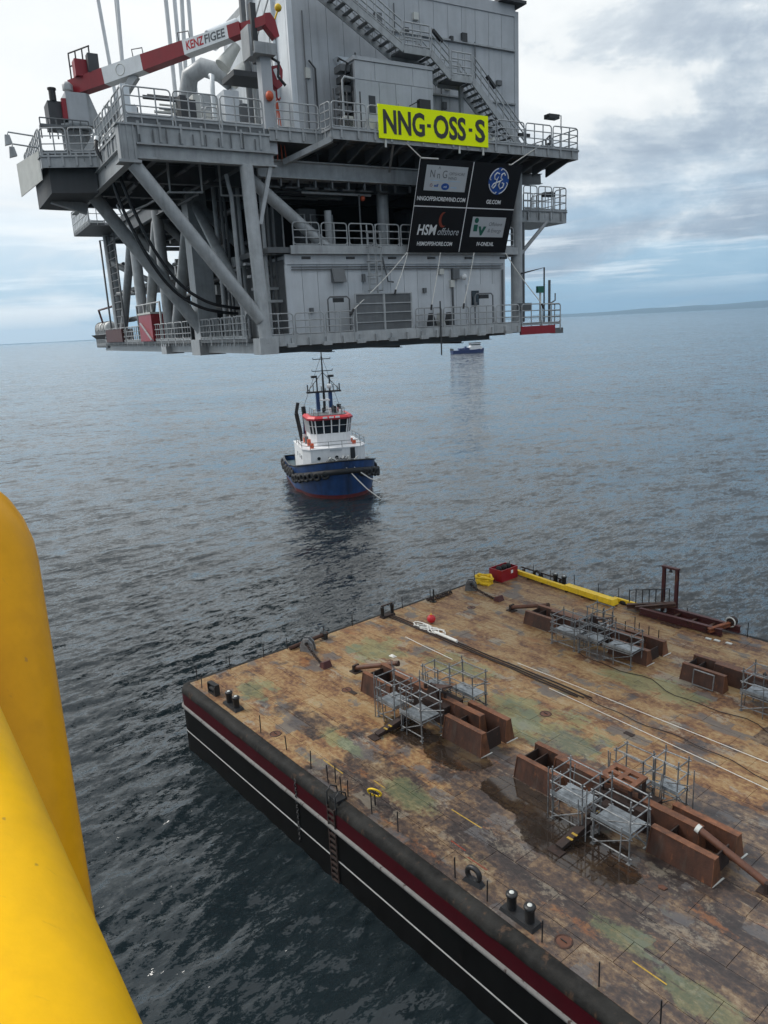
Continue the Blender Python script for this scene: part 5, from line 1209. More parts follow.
def support(label, X, Y, h=1.0, plate=True, ramp=True, pipe=True, pipe_to=None):
    t = bthing('grillage_support', label, 'steel support', (X, Y, 0), 0, 'rusty sea fastening supports on the deck')
    def pc(nm, mb, m='rust'): return mb.build(nm, m, t)
    for nm, x0, x1, yc, hh, wb, wt in (('rear_beam', -.2, 3.4, 1.65, h, .5, .22), ('rear_beam', 6.4, 9.1, 2.05, h, .62, .26), ('main_beam', 1.2, 8.0, 1.35, h * 1.05, .6, .30), ('front_beam', -.1, 2.4, .25, h, .55, .2), ('front_beam', 6.55, 9.15, .25, h, .62, .24)):
        bo = pc(nm, trap(x0, x1, yc, hh, wb, wt))
        MB().box(x0 + .03, x1 - .03, yc - wt / 2 - .025, yc + wt / 2 + .025, hh + .001, hh + .035).build('top_plate', 'rust_bright', bo)
        for xe, sg in ((x0, 1), (x1, -1)):   # end plates, raked
            MB().hexa([(xe - .012 * sg, yc - wb / 2 - .03, .0), (xe + .012 * sg, yc - wb / 2 - .03, 0), (xe + .012 * sg, yc + wb / 2 + .03, 0), (xe - .012 * sg, yc + wb / 2 + .03, 0)][::sg],
                      [(xe + .054 * sg, yc - wt / 2 - .03, hh), (xe + .078 * sg, yc - wt / 2 - .03, hh), (xe + .078 * sg, yc + wt / 2 + .03, hh), (xe + .054 * sg, yc + wt / 2 + .03, hh)][::sg]).build('end_plate', 'rust_bright', bo)
    for x in (.0, .55, 7.1, 8.9): pc('web_plate', MB().prism([(.3, 0), (1.6, 0), (1.5, h * .86), (.34, h * .86)], 'x', x, x + .05), 'rust_dark')
    for x, y in ((-.15, .0), (9.15, -.05), (9.12, 1.8), (6.4, -.02)): pc('weld_pad', MB().bar((x, y, .012), (x + .05, y + .75, .012), .06, .02), 'offwhite_panel')
    pc('centre_box', MB().box(3.5, 5.9, .75, 2.1, 0, h * .9), 'rust_dark')
    for x in (3.9, 5.4): pc('stub', MB().tube((x, 1.3, h * .9), (x, 1.3, h + .35), .09, 8), 'rust_dark')
    if plate:
        z = 1.5; hp = MB()
        x0, x1, y0, y1 = 3.75, 5.25, .85, 2.05
        for a, b, c_, d_ in ((x0, x1, y0, y0 + .28), (x0, x1, y0 + .48, y0 + .7), (x0, x1, y1 - .26, y1), (x0, x0 + .22, y0 + .281, y0 + .479), (x1 - .22, x1, y0 + .281, y0 + .479), ((x0 + x1) / 2 - .1, (x0 + x1) / 2 + .1, y0 + .281, y0 + .479),
                             (x0, x0 + .22, y0 + .701, y1 - .261), (x1 - .22, x1, y0 + .701, y1 - .261), ((x0 + x1) / 2 - .1, (x0 + x1) / 2 + .1, y0 + .701, y1 - .261)): hp.box(a, b, c_, d_, z, z + .12)
        pc('slotted_plate', hp, 'rust_bright')
        for x, y in ((3.85, .95), (5.15, .95), (3.85, 1.95), (5.15, 1.95)): pc('leg', MB().box(x - .06, x + .06, y - .06, y + .06, h * .85, z - .002), 'rust_dark')
    else:
        pc('tilted_plate', MB().bar((3.6, 1.9, h * .9), (5.6, 1.2, h + .75), .7, .1, (0, 0, 1)))
        pc('gusset', MB().prism([(4.2, h * .9), (5.2, h * .9), (4.9, h + .7), (4.6, h + .75)], 'y', 1.0, 1.1), 'rust_dark')
    if ramp:
        rp = MB().bar((4.45, .6, .75), (4.25, -2.4, .12), .34, .14); ro = pc('diagonal_leg', rp, 'rust_dark')
        for u in (.25, .34, .74, .83): MB().box(4.18 + .2 * (1 - u) + .05, 4.18 + .2 * (1 - u) + .30, .6 - 3 * u - .06, .6 - 3 * u + .04, .75 - .63 * u + .075, .75 - .63 * u + .10).build('paint_mark', 'yellow_marking', ro)
        pc('leg_foot', MB().box(3.95, 4.55, -2.75, -2.35, .004, .05), 'rust_dark'); pc('leg_gusset', MB().prism([(-2.4, .05), (-.6, .05), (-.6, .45)], 'x', 4.36, 4.41), 'rust_dark')
    if pipe:
        a, b = pipe_to; pp = pc('pipe_brace', MB().tube(a, b, .14, 14), 'rust_pipe')
        MB().tube(Vector(a), Vector(a) + (Vector(b) - Vector(a)).normalized() * .16, .165, 12).build('collar', 'offwhite_panel' if plate and pipe_to[0][0] > 5 else 'rust', pp)
        e = Vector(b); MB().box(e.x - .3, e.x + .3, e.y - .28, e.y + .28, .0, .05).build('foot_plate', 'rust_dark', pp)
        pc('pipe_bracket', MB().box(e.x - .06, e.x + .06, e.y - .22, e.y + .22, .05, .45), 'rust_dark')
    return t


def scaffold(label, X, Y, w, d_, deck, top, rz=0.0, ladder=True, brace=True):
    t = bthing('scaffold', label, 'scaffold', (X, Y, 0), rz, 'small tube scaffolds around the supports')
    q = random.Random(int(X * 100 + Y)); R = .034; top += .22
    for x, y in ((0, 0), (w, 0), (w, d_), (0, d_)):
        p = MB().tube((x, y, .02), (x + q.uniform(-.02, .02), y, top + q.uniform(-.1, .25)), R, 6); p.box(x - .08, x + .08, y - .08, y + .08, .0, .02); p.build('upright', 'galvanized', t)
    for z in (.25, deck - .06, deck + (top - deck) * .5, top - .05):
        for a, b in (((-.12, 0), (w + .12, 0)), ((-.12, d_), (w + .12, d_)), ((0, -.12), (0, d_ + .12)), ((w, -.12), (w, d_ + .12))):
            if z < .5 and a[1] != b[1]: continue
            MB().tube((a[0], a[1], z + q.uniform(-.02, .02)), (b[0], b[1], z + q.uniform(-.03, .03)), R * .9, 6).build('ledger', 'galvanized', t)
    n = max(2, round(d_ / .33))
    for k in range(n): MB().box(.04, w - .04, .03 + (d_ - .06) * k / n, .03 + (d_ - .06) * (k + 1) / n - .015, deck, deck + .045).build('deck_board', 'scaffold_deck', t)
    if brace: MB().tube((0, -.03, .1), (w, -.03, deck - .1), R * .8, 5).build('brace', 'galvanized', t); MB().tube((0, d_ + .03, deck - .1), (w, d_ + .03, .1), R * .8, 5).build('brace', 'galvanized', t)
    if ladder:
        l = MB()
        for y in (.18, .55): l.tube((-.10, y, .05), (-.03, y, deck + .8), .024, 5)
        lo = l.build('ladder', 'galvanized', t)
        for k in range(int((deck + .6) / .28)): MB().tube((-.09, .18, .3 + k * .28), (-.09, .55, .3 + k * .28), .018, 5).build('rung', 'galvanized', lo)
    for k in range(3):
        x = q.uniform(-.3, w + .3); y = q.choice((-.15, d_ + .15)); MB().tube((x, y, .02), (x + q.uniform(-.15, .15), y + q.uniform(-.1, .1), top * q.uniform(.6, 1.15)), R * .8, 5).build('loose_tube', 'galvanized', t)
    MB().tube((-.3, q.uniform(0, d_), deck - .2), (w + .4, q.uniform(0, d_), deck + q.uniform(.2, .8)), R * .8, 5).build('loose_tube', 'galvanized', t)
    MB().bar((-.08, -.05, deck + .14), (w + .08, -.05, deck + .14), .03, .16).build('toe_board', 'scaffold_deck', t)
    for k in range(5):
        MB().ball((q.choice((0, w)), q.choice((0, d_)), q.choice((deck - .06, top - .05))), .055, 6).build('coupler', 'black_steel', t)
    return t


support('rusty grillage support with grey scaffolds in the middle of the deck', 8.55, 7.05, 1.12, plate=False, pipe=True, pipe_to=((-.6 + .9, 2.5, 1.0), (-2.3, 1.3, .25)))
support('nearest rusty support with slotted top plate standing in the puddle', 19.85, 7.0, 1.0, plate=True, pipe=True, pipe_to=((7.85, 1.15, 1.15), (10.55, 1.15, .3)))
support('rusty support with scaffolds in front of the long yellow beams', 8.65, 20.85, .85, plate=False, ramp=False, pipe=True, pipe_to=((.3, 2.2, .8), (-2.2, 1.2, .25)))
support('rusty support cut by the right edge of the photo', 20.0, 20.75, .9, plate=False, ramp=False, pipe=False)
scaffold('scaffold left of the diagonal leg at the nearest support', 22.72, 5.95, 1.45, 1.15, 1.1, 2.05)
scaffold('scaffold right of the diagonal leg at the nearest support', 24.75, 5.85, 1.6, 1.2, 1.15, 2.2)
scaffold('narrow scaffold behind the nearest support', 25.1, 9.55, 1.0, .8, 1.0, 2.1, ladder=False)
scaffold('bright decked scaffold at the left of the middle support', 11.3, 6.0, 1.35, 1.2, 1.0, 2.1)
scaffold('scaffold right of the diagonal leg at the middle support', 13.2, 6.0, 1.5, 1.3, 1.0, 2.15)
scaffold('scaffold standing behind the middle support', 13.0, 9.6, 1.7, 1.0, .95, 2.0, ladder=False)
scaffold('low scaffold at the left of the support by the yellow beams', 11.9, 19.6, 1.7, 1.2, .9, 1.75)
scaffold('scaffold in the middle of the support by the yellow beams', 13.9, 19.7, 1.3, 1.2, 1.0, 1.9)
scaffold('open decked scaffold at the right of the support by the yellow beams', 15.6, 19.8, 1.8, 1.1, .95, 1.9, ladder=False)
scaffold('tall scaffold with many rails at the right photo edge', 23.85, 19.7, 1.8, 1.3, 1.0, 2.0)
scaffold('low scaffold between the two front scaffolds of the support by the yellow beams', 12.9, 21.9, 1.2, 1.0, .8, 1.9, ladder=False)
scaffold('small scaffold behind the bright decked one at the middle support', 11.2, 9.3, 1.2, .9, .7, 1.6, ladder=False)
scaffold('scaffold directly behind the slotted plate of the nearest support', 23.3, 9.5, 1.3, .8, .6, 1.7, ladder=False)
t = bthing('leaning_frame', 'small grey tube frame leaning on the support at the right edge', 'frame', (20.75, 20.55, 0)); 
for p, q_ in (((0, 0, .05), (0, .1, .9)), ((1.15, 0, .05), (1.15, .1, .9)), ((0, 0, .05), (1.15, 0, .05)), ((0, .1, .9), (1.15, .1, .9))): MB().tube(p, q_, .035, 6).build('tube', 'galvanized', t)
for k, (x, y, lb) in enumerate(((12.3, 24.2, 'loose'), (0, 0, ''))[:1]):
    t = bthing('tube_bundle', 'row of thin upright tubes behind the support by the yellow beams', 'tubes', (12.4, 23.3, 0))
    for i in range(9): MB().tube((i * .55, .2 * (i % 3), 0), (i * .55, .2 * (i % 3), 1.1 + .4 * ((i * 7) % 4) / 3), .03, 5).build('tube', 'black_steel', t)
    MB().box(-.2, 4.7, -.1, .7, 0, .25).build('base_beam', 'rust_dark', t)

# ------------------------------------------------------------------ far edge: red basket, yellow beams, gangway frame
t = bthing('red_basket', 'open red steel basket at the far left corner of the barge', 'basket', (.75, 25.9, 0), 0)
MB().box(0, 1.3, 0, 1.9, 0, .08).build('floor', 'red_paint', t)
for a in ((1.24, 1.3, 0, 1.9), (0, .06, 0, 1.9), (.061, 1.239, 0, .06), (.061, 1.239, 1.84, 1.9)): MB().box(a[0], a[1], a[2], a[3], .08, .95).build('side', 'red_paint', t)
MB().box(1.301, 1.306, 1.1, 1.35, .5, .75).build('label_plate', 'white_print', t)
for y in (.4, 1.0, 1.5): MB().ball((.65, y, .9), .24, 8).build('contents', 'rubber', t)
t = bthing('sling_heap', 'yellow folded slings heaped beside the red basket', 'slings', (1.0, 24.8, 0), .2)
q = random.Random(8)
for k in range(6):
    pts = [(.75 * cos(a) * q.uniform(.7, 1) + .2, .55 * sin(a) * q.uniform(.7, 1), .1 + .1 * k + .06 * sin(3 * a + k)) for a in [i * 2 * pi / 14 for i in range(14)]]
    MB().path(pts, .09, 6, closed=True).build('sling', 'barge_yellow', t)
MB().hexa([(-.3, -.35, 0), (.8, -.35, 0), (.8, .4, 0), (-.3, .4, 0)], [(-.1, -.2, .55), (.6, -.2, .6), (.6, .25, .5), (-.1, .25, .55)]).build('bundle', 'barge_yellow', t)


def yellow_beam(label, x0, y0, x1, y1, w_, h):
    t = bthing('yellow_beam', label, 'beam', (x0, y0, 0), math.atan2(y1 - y0, x1 - x0), 'yellow beams along the far edge'); L = math.hypot(x1 - x0, y1 - y0)
    MB().hexa([(0, -w_ / 2, .12), (L, -w_ / 2, .12), (L, w_ / 2, .12), (0, w_ / 2, .12)], [(.12, -w_ / 2 + .03, h), (L - .12, -w_ / 2 + .03, h), (L - .12, w_ / 2 - .03, h), (.12, w_ / 2 - .03, h)]).build('body', 'barge_yellow', t)
    for k in range(max(2, int(L / 1.6))): MB().box(.3 + k * 1.5, .42 + k * 1.5, -w_ / 2 - .06, w_ / 2 + .06, 0, .12).build('bearer', 'rust_dark', t)


yellow_beam('thin long yellow beam starting behind the red basket', 1.2, 28.2, 6.9, 27.7, .32, .42)
yellow_beam('broad yellow beam right of the thin one along the far edge', 6.6, 27.9, 11.2, 27.6, .62, .5)
yellow_beam('short thin yellow beam ending at the rusty gangway', 10.4, 28.35, 12.6, 28.35, .25, .35)
t = bthing('green_net', 'dark green net heaped along the far edge behind the yellow beams', 'net', (7.6, 28.45, 0))
q = random.Random(3)
for k in range(7): MB().ball((k * .62, q.uniform(-.1, .1), .12), .34, 8, (1, .6, .6)).build('fold', 'green_print' if k % 3 else 'rubber', t)
t = bthing('dark_pipe_rail', 'long dark pipe lying on the far edge behind the thin yellow beam', 'pipe', (1.6, 28.75, .35)); MB().tube((0, 0, .15), (4.0, .1, .0), .06, 8).build('pipe', 'rust_dark', t)
for x in (.2, 2.0, 3.8): MB().box(x, x + .1, -.1, .15, -.35, .02).build('support', 'rust_dark', t)

t = bthing('boarding_frame', 'tall dark red goalpost frame standing on the far edge', 'frame', (13.9, 29.05, 0), 0)
for x in (0, .95): MB().ibeam((x, 0, .0), (x, 0, 3.15), .2, .2, .04).build('post', 'maroon_paint', t)
MB().box(-.14, 1.09, -.14, .14, 3.155, 3.28).build('crossbar', 'maroon_paint', t); MB().prism([(.35, 2.9), (.6, 2.9), (.52, 3.15), (.43, 3.15)], 'y', -.03, .03).build('lug', 'black_steel', t); MB().torus((.15, .0, .5), .22, .06, 'y', 14, 6).build('life_ring', 'offwhite_panel', t)
t = bthing('rusty_gangway', 'rusty folded gangway frame of I-beams lying along the far edge', 'gangway', (13.2, 27.3, 0), 0)
for p, q_, h_ in (((0, .1, .3), (5.6, .35, .3), .45), ((1.2, 1.4, .35), (6.2, 1.45, .35), .45), ((-1.1, .25, .3), (1.6, 1.75, .75), .3), ((-.8, .7, .25), (1.2, 1.8, .6), .28), ((-.4, .2, .35), (1.9, 1.3, .9), .26)):
    MB().ibeam(p, q_, .28, h_, .05).build('beam', 'maroon_paint' if p[0] in (0, 1.2) else 'rust', t)
for x in (2.2, 3.4, 4.6): MB().ibeam((x, .2, .25), (x, 1.4, .25), .18, .25, .03).build('cross_member', 'rust', t)
for k in range(7): MB().tube((-1.1 + k * .38, .5 + k * .2, .5), (-1.1 + k * .38, .5 + k * .2, 1.45 + .05 * k), .035, 5).build('railing_post', 'black_steel', t)
MB().tube((-1.1, .5, 1.4), (1.2, 1.7, 1.75), .03, 5).build('handrail', 'black_steel', t)
for k in range(6): MB().torus((1.9 + k * .22, -.25 + .1 * (k % 2), .06), .13, .035, 'z', 8, 5).build('chain_link', 'rust', t)
MB().ibeam((4.9, 0.0, .35), (5.6, 1.3, .6), .26, .26, .05).build('orange_beam', 'rust_orange', t); MB().tube((5.6, 1.35, .7), (5.6, 1.75, .7), .30, 16).build('drum', 'rust_dark', t); MB().torus((5.6, 1.35, .7), .30, .045, 'y', 18, 6).build('drum_rim', 'offwhite_panel', t)
for x, y in ((5.0, -.6), (5.5, -.5), (6.2, -.4)): MB().box(x, x + .35, y, y + .2, .005, .06).build('shim', 'offwhite_panel', t)


# ------------------------------------------------------------------ tug, far workboat
def build_tug():
    ang = math.atan2(-.972, .235)
    r = thing('tug_boat', 'blue and white harbour tug with a red-topped wheelhouse and tyre fenders', 'tug', (-8.2, 117.0, SEA_Z), (0, 0, ang))
    def half(x):  # half breadth at deck
        if x < 2: return 6.3 - .35 * max(0, (-x - 7) / 5) ** 2
        return 6.3 * max(0.0, 1 - ((x - 2) / 10.3) ** 2.6) ** .55
    def sheer(x): return 2.3 + (1.0 if x > 1 else 0) * 0 + 2.2 * max(0, (x + 3) / 15) ** 1.5
    xs = [-12, -11.8, -10, -8, -6, -4, -2, 0, 1, 2, 3.5, 5, 6.5, 8, 9.2, 10.3, 11.1, 11.7, 12.05, 12.25]
    def ring(x, z, k):  # k widens with height
        return half(x) * k
    def skin(nm, m, lev):
        mb = MB(); vs = []; n = len(lev)
        for sgn in (1, -1):
            for x in xs:
                for f in lev:
                    zt = sheer(x) + 1.05 * (1 if x > -1 else .75); z = f if f < 1.01 and nm == 'boot_topping' else .55 + (zt - .55) * f
                    flare = (.86 + .14 * ((z + 1) / 6)) if x > 4 else .97
                    xx = x * (1 if x < 6 else 1 - .055 * (1 - min(1, max(0, z / 5))) * ((x - 6) / 6))
                    vs.append((xx, sgn * half(x) * flare * (1.0 if z > 0 else .97), z))
        NX = len(xs); fs = []
        for s_ in range(2):
            o = s_ * NX * n
            for i in range(NX - 1):
                for j in range(n - 1): fs.append((o + i * n + j, o + (i + 1) * n + j, o + (i + 1) * n + j + 1, o + i * n + j + 1))
        for j in range(n - 1):
            fs.append((j, j + 1, NX * n + j + 1, NX * n + j)); e = (NX - 1) * n; fs.append((e + j, e + j + 1, NX * n + e + j + 1, NX * n + e + j))
        mb.add(vs, fs, True); return mb.build(nm, m, r)
    skin('boot_topping', 'tug_red', [-1.0, 0.0, .55]); skin('hull', 'tug_blue', [0, .25, .5, .75, 1.0])
    # deck inside the bulwark
    mb = MB(); vs = []
    for x in xs: vs += [(x * .985, half(x) * .93, sheer(x)), (x * .985, -half(x) * .93, sheer(x))]
    mb.add(vs, [(2 * i, 2 * i + 1, 2 * i + 3, 2 * i + 2) for i in range(len(xs) - 1)]); mb.build('deck', 'tug_deck', r)
    cap = [(x, half(x) * (1 if x > 4 else .97), sheer(x) + 1.05 * (1 if x > -1 else .75) + .02) for x in xs]
    MB().path(cap + [(x, -y, z) for x, y, z in cap[::-1]], .13, 6, closed=True).build('bulwark_cap', 'black_steel', r)
    # heavy bow fender and hung tyres
    fx = [x for x in xs if x >= 3.5]
    fp = [(x + .05, half(x) * .95 + .2, sheer(x) - .45) for x in fx]
    MB().path(fp + [(x, -y, z) for x, y, z in fp[::-1]], .42, 8).build('bow_fender', 'rubber', r)
    def tyre(x, y, z, yaw):
        me = tyre.me; link('tyre', me, r, (x, y, z), (0, 0, yaw))
    tyre.me = MB().torus((0, 0, 0), .46, .22, 'y', 14, 7).mesh('tyre', 'rubber')
    for k in range(11):
        for s_ in (1, -1): x = -11 + k * 1.5; tyre(x, s_ * (half(x) + .2), sheer(x) + (.2 if k % 2 else -.15), 0)
    for k in range(9):
        x = 5.4 + k * .78
        for s_ in (1, -1): tyre(x, s_ * (half(x) + .42), sheer(x) - .75 - .12 * (k % 2), -s_ * math.atan2(half(x - .4) - half(x + .4), .8))
    # deckhouse
    dh = MB().prism([(-4.5, -4.8), (4.6, -4.8), (6.2, -3.8), (6.2, 3.8), (4.6, 4.8), (-4.5, 4.8)], 'z', 2.2, 6.5).build('deckhouse', 'tug_white', r)
    MB().prism([(-4.6, -4.9), (4.65, -4.9), (6.3, -3.9), (6.3, 3.9), (4.65, 4.9), (-4.6, 4.9)], 'z', 6.51, 6.65).build('bridge_deck', 'tug_white', dh)
    for y in (-2.6, 0.1, 2.6): MB().tube((6.0, y, 5.2), (6.25, y, 5.2), .26, 12).build('porthole', 'glass_dark', dh)
    for x in (-1, 1.4, 3.2):
        for s_ in (1, -1): MB().box(x, x + .6, s_ * 4.8 - .03, s_ * 4.8 + .03, 4.9, 5.5).build('porthole', 'glass_dark', dh)
    MB().box(5.6, 6.35, 2.2, 2.9, 4.2, 6.5).build('black_duct', 'black_steel', dh)
    MB().box(6.31, 6.34, -.9, .9, 6.15, 6.4).build('name_board', 'grey_print', dh)
    # bridge front bulwark and rails
    rl = MB()
    for z in (7.1, 7.6): rl.path([(-4.4, 4.8, z), (4.5, 4.8, z), (6.2, 3.8, z), (6.2, -3.8, z), (4.5, -4.8, z), (-4.4, -4.8, z)], .04, 5)
    for p in ((-4.4, 4.8), (-1.5, 4.8), (1.3, 4.8), (4.5, 4.8), (6.2, 3.8), (6.2, 1), (6.2, -1), (6.2, -3.8), (4.5, -4.8), (1.3, -4.8), (-1.5, -4.8)): rl.tube((*p, 6.6), (*p, 7.6), .04, 5)
    rl.build('bridge_rail', 'steel_mid', r)
    # wheelhouse
    base = [(-1.6, -3.1), (2.6, -3.1), (3.7, -2.3), (3.7, 2.3), (2.6, 3.1), (-1.6, 3.1)]
    top = [(-1.7, -3.35), (2.8, -3.35), (4.1, -2.5), (4.1, 2.5), (2.8, 3.35), (-1.7, 3.35)]
    def lerp(z, z0=8.5, z1=10.6): u = (z - z0) / (z1 - z0); return [(a[0] + (b[0] - a[0]) * u, a[1] + (b[1] - a[1]) * u) for a, b in zip(base, top)]
    wh = MB(); lo = [(x, y, 6.66) for x, y in base]; md = [(x, y, 8.5) for x, y in base]; n = 6
    wh.add(lo + md, [(i, (i + 1) % n, n + (i + 1) % n, n + i) for i in range(n)] + [tuple(range(n, 2 * n))]); 
    wo_ = wh.build('wheelhouse', 'tug_white', r)
    g1 = [(x * .985, y * .985, 8.5) for x, y in base]; g2 = [(x * .985, y * .985, 10.6) for x, y in top]
    MB().add(g1 + g2, [(i, (i + 1) % n, n + (i + 1) % n, n + i) for i in range(n)]).build('window_band', 'glass_dark', wo_)
    for i in range(n):
        a0, a1 = Vector((*base[i], 8.5)), Vector((*base[(i + 1) % n], 8.5)); b0, b1 = Vector((*top[i], 10.6)), Vector((*top[(i + 1) % n], 10.6))
        m = 4 if i == 2 else 2 if i in (1, 3) else 4
        for k in range(m): u = k / m; MB().bar(a0 + (a1 - a0) * u, b0 + (b1 - b0) * u, .16, .16).build('window_post', 'tug_white', wo_)
        MB().bar((a0 + b0) / 2 + (b0 - a0) * .06, (a1 + b1) / 2 + (b1 - a1) * .06, .06, .06).build('window_bar', 'tug_white', wo_)
    MB().prism([(x * 1.06, y * 1.06) for x, y in top], 'z', 10.6, 10.85).build('roof_edge', 'red_paint', wo_)
    rt_ = MB(); o1 = [(x * 1.05, y * 1.05, 10.86) for x, y in top]; o2 = [(x * .98, y * .98, 11.15) for x, y in top]
    rt_.add(o1 + o2, [(i, (i + 1) % n, n + (i + 1) % n, n + i) for i in range(n)] + [tuple(range(n, 2 * n))]); ro = rt_.build('roof', 'red_letter', wo_)
    MB().prism([(x * .82, y * .82) for x, y in top], 'z', 11.151, 11.24).build('roof_deck', 'steel_mid', ro)
    for k in range(5):
        y = -1.9 + k * .95; xx = 4.0 - .45 * max(0, abs(k - 2) - 1); MB().hexa([(xx + .25, y - .34, 10.72), (xx + .33, y - .34, 10.72), (xx + .33, y + .34, 10.72), (xx + .25, y + .34, 10.72)], [(xx + .2, y - .34, 11.1), (xx + .3, y - .34, 11.1), (xx + .3, y + .34, 11.1), (xx + .2, y + .34, 11.1)]).build('roof_panel', 'tug_white', ro)
    q = random.Random(17)
    for k in range(9): MB().box(*(lambda x, y, h: (x, x + .35, y, y + .35, 11.24, 11.24 + h))(q.uniform(-1.4, 2.8), q.uniform(-2, 1.8), q.uniform(.3, 1.1))).build('roof_fitting', q.choice(('steel_mid', 'black_steel', 'tug_white')), ro)
    rr_ = MB(); rr_.path([(-1.4, -2.4, 12.1), (2.4, -2.4, 12.1), (3.3, -1.8, 12.1), (3.3, 1.8, 12.1), (2.4, 2.4, 12.1), (-1.4, 2.4, 12.1)], .04, 5)
    for p in ((-1.4, -2.4), (.6, -2.4), (2.4, -2.4), (3.3, -1.8), (3.3, 0), (3.3, 1.8), (2.4, 2.4), (.6, 2.4), (-1.4, 2.4)): rr_.tube((*p, 11.2), (*p, 12.1), .04, 5)
    rr_.build('roof_rail', 'steel_mid', r)
    for k in range(7): MB().box(*(lambda x, y, h: (x, x + .5, y, y + .5, 6.66, 6.66 + h))(q.uniform(-4, 5.2), q.choice((-3.6, 3.1)), q.uniform(.5, 1.2))).build('deck_box', q.choice(('steel_mid', 'orange_paint', 'tug_white')), r)
    for s_ in (1, -1):
        MB().path([(-4.2, s_ * 3.2, 6.7), (-3.2, s_ * 3.1, 9.6), (-1.8, s_ * 2.9, 10.9)], .14, 6).build('stay', 'tug_blue', r)
    MB().path([(-3.4, 2.5, 6.6), (-2.9, 2.4, 10.5), (-2.0, 2.2, 11.5), (-.5, 2.0, 11.5)], .22, 8).build('red_arch', 'red_paint', r)
    # mast
    mast = MB().tube((-1.2, 0, 11.4), (-1.2, 0, 21.0), .24, 8, r2=.07).build('mast', 'black_steel', r)
    for s_ in (1, -1):
        MB().box(-1.6, -.8, s_ * 1.0 - .26, s_ * 1.0 + .26, 11.4, 14.3).build('mast_leg', 'tug_blue', mast); MB().tube((-1.1, s_ * 1.0, 14.3), (-1.1, s_ * 1.0, 16.6), .12, 6).build('light_post', 'black_steel', mast); MB().box(-1.3, -.7, s_ * 1.3 - .55, s_ * 1.3 + .35, 16.6, 16.95).build('monitor', 'black_steel', mast)
    MB().box(-1.6, -.7, -2.7, 2.7, 14.3, 14.55).build('platform', 'black_steel', mast)
    for s_ in (2.5, -2.5): MB().tube((-1.1, s_, 14.5), (-1.1, s_, 15.6), .1, 6).build('light', 'black_steel', mast)
    for z, L in ((17.6, 1.6), (19.4, 1.35), (20.7, 1.0)):
        MB().path([(-1.2, -L, z + .25), (-1.2, -L, z), (-1.2, L, z), (-1.2, L, z + .25)], .07, 6).build('yard', 'black_steel', mast)
    for k in range(8):
        y = -2.2 + k * .63; MB().tube((-1.3, y, 14.55), (-1.3, y, 14.9 + .3 * ((k * 3) % 4)), .07, 5).build('aerial', 'black_steel', mast)
    for s_ in (1, -1): MB().tube((-1.2, 0, 17.4), (-1.1, s_ * 2.5, 14.6), .05, 5).build('mast_stay', 'black_steel', mast); MB().tube((-1.2, 0, 20), (-4.2, s_ * 2.9, 11.9), .035, 4).build('mast_stay', 'black_steel', mast)
    MB().box(-1.7, -.6, -.8, .8, 13.0, 13.25).build('radar_bar', 'tug_white', mast); MB().ball((-1.0, .9, 15.2), .4, 10).build('radome', 'tug_white', mast)
    # funnels and the knuckle crane folded at the port side
    for s_ in (1, -1): MB().tube((-4.2, s_ * 2.6, 6.6), (-4.6, s_ * 2.9, 12.0), .42, 10, r2=.36).build('funnel', 'black_steel', r)
    MB().bar((-3.3, -3.6, 6.5), (-3.0, -4.3, 11.2), .5, .6).build('crane_arm', 'black_steel', r); MB().bar((-3.0, -4.3, 11.2), (-3.2, -3.9, 12.8), .4, .5).build('crane_arm', 'black_steel', r); MB().box(-3.9, -2.5, -4.4, -3.1, 3.0, 6.5).build('crane_base', 'tug_blue', r)
    MB().box(-3.2, -2.4, -3.1, -2.8, 6.5, 11.0).build('crane_cylinder', 'red_paint', r)
    MB().ball((-7.5, -3.6, 4.6), .75, 12).build('orange_float', 'orange_paint', r); MB().box(-8.6, -6.2, -4.4, -2.4, 2.2, 3.9).build('work_boat_cradle', 'steel_dark', r)
    MB().box(-9.5, -5, -2.2, 2.2, 2.2, 4.0).build('winch_house', 'tug_deck', r)
    # foredeck winch and fittings
    MB().tube((7.5, -1.5, 4.4), (7.5, 1.5, 4.4), .75, 14).build('tow_winch', 'steel_dark', r); MB().box(6.8, 8.2, -1.7, 1.7, 3.3, 4.2).build('winch_bed', 'steel_mid', r)
    for s_ in (1.6, -1.6, 0): MB().path([(9.3, s_ - .4, 3.6), (9.3, s_ - .4, 5.3), (9.3, s_ + .4, 5.3), (9.3, s_ + .4, 3.6)], .12, 6).build('tow_staple', 'steel_mid', r)
    q = random.Random(6)
    for k in range(12): MB().tube((q.uniform(6.4, 9), q.uniform(-3, 3), 4), (q.uniform(6.4, 9), q.uniform(-3, 3), 5.5), .09, 5).build('fitting', 'offwhite_panel' if k % 3 else 'steel_mid', r)
    R = Matrix.Rotation(ang, 3, 'Z'); o = Vector((-8.2, 117, SEA_Z))
    for (a, b, lb) in (((12.1, .3, 4.6), (14.2, 4.6, .0), 'white bow line running from the tug stem down into the water, left one'), ((11.8, 1.3, 4.7), (12.5, 5.2, 2.0), 'shorter white bow line on the right of the tug stem')):
        p, q_ = o + R @ Vector(a), o + R @ Vector(b); t_ = thing('bow_line', lb, 'rope', p, group='ropes at the tug bow')
        dv = q_ - p; MB().path([(0, 0, 0), dv * .3 + Vector((0, 0, -.25)), dv * .6 + Vector((0, 0, -.35)), dv], .085, 6).build('rope', 'rope_white', t_)


build_tug()


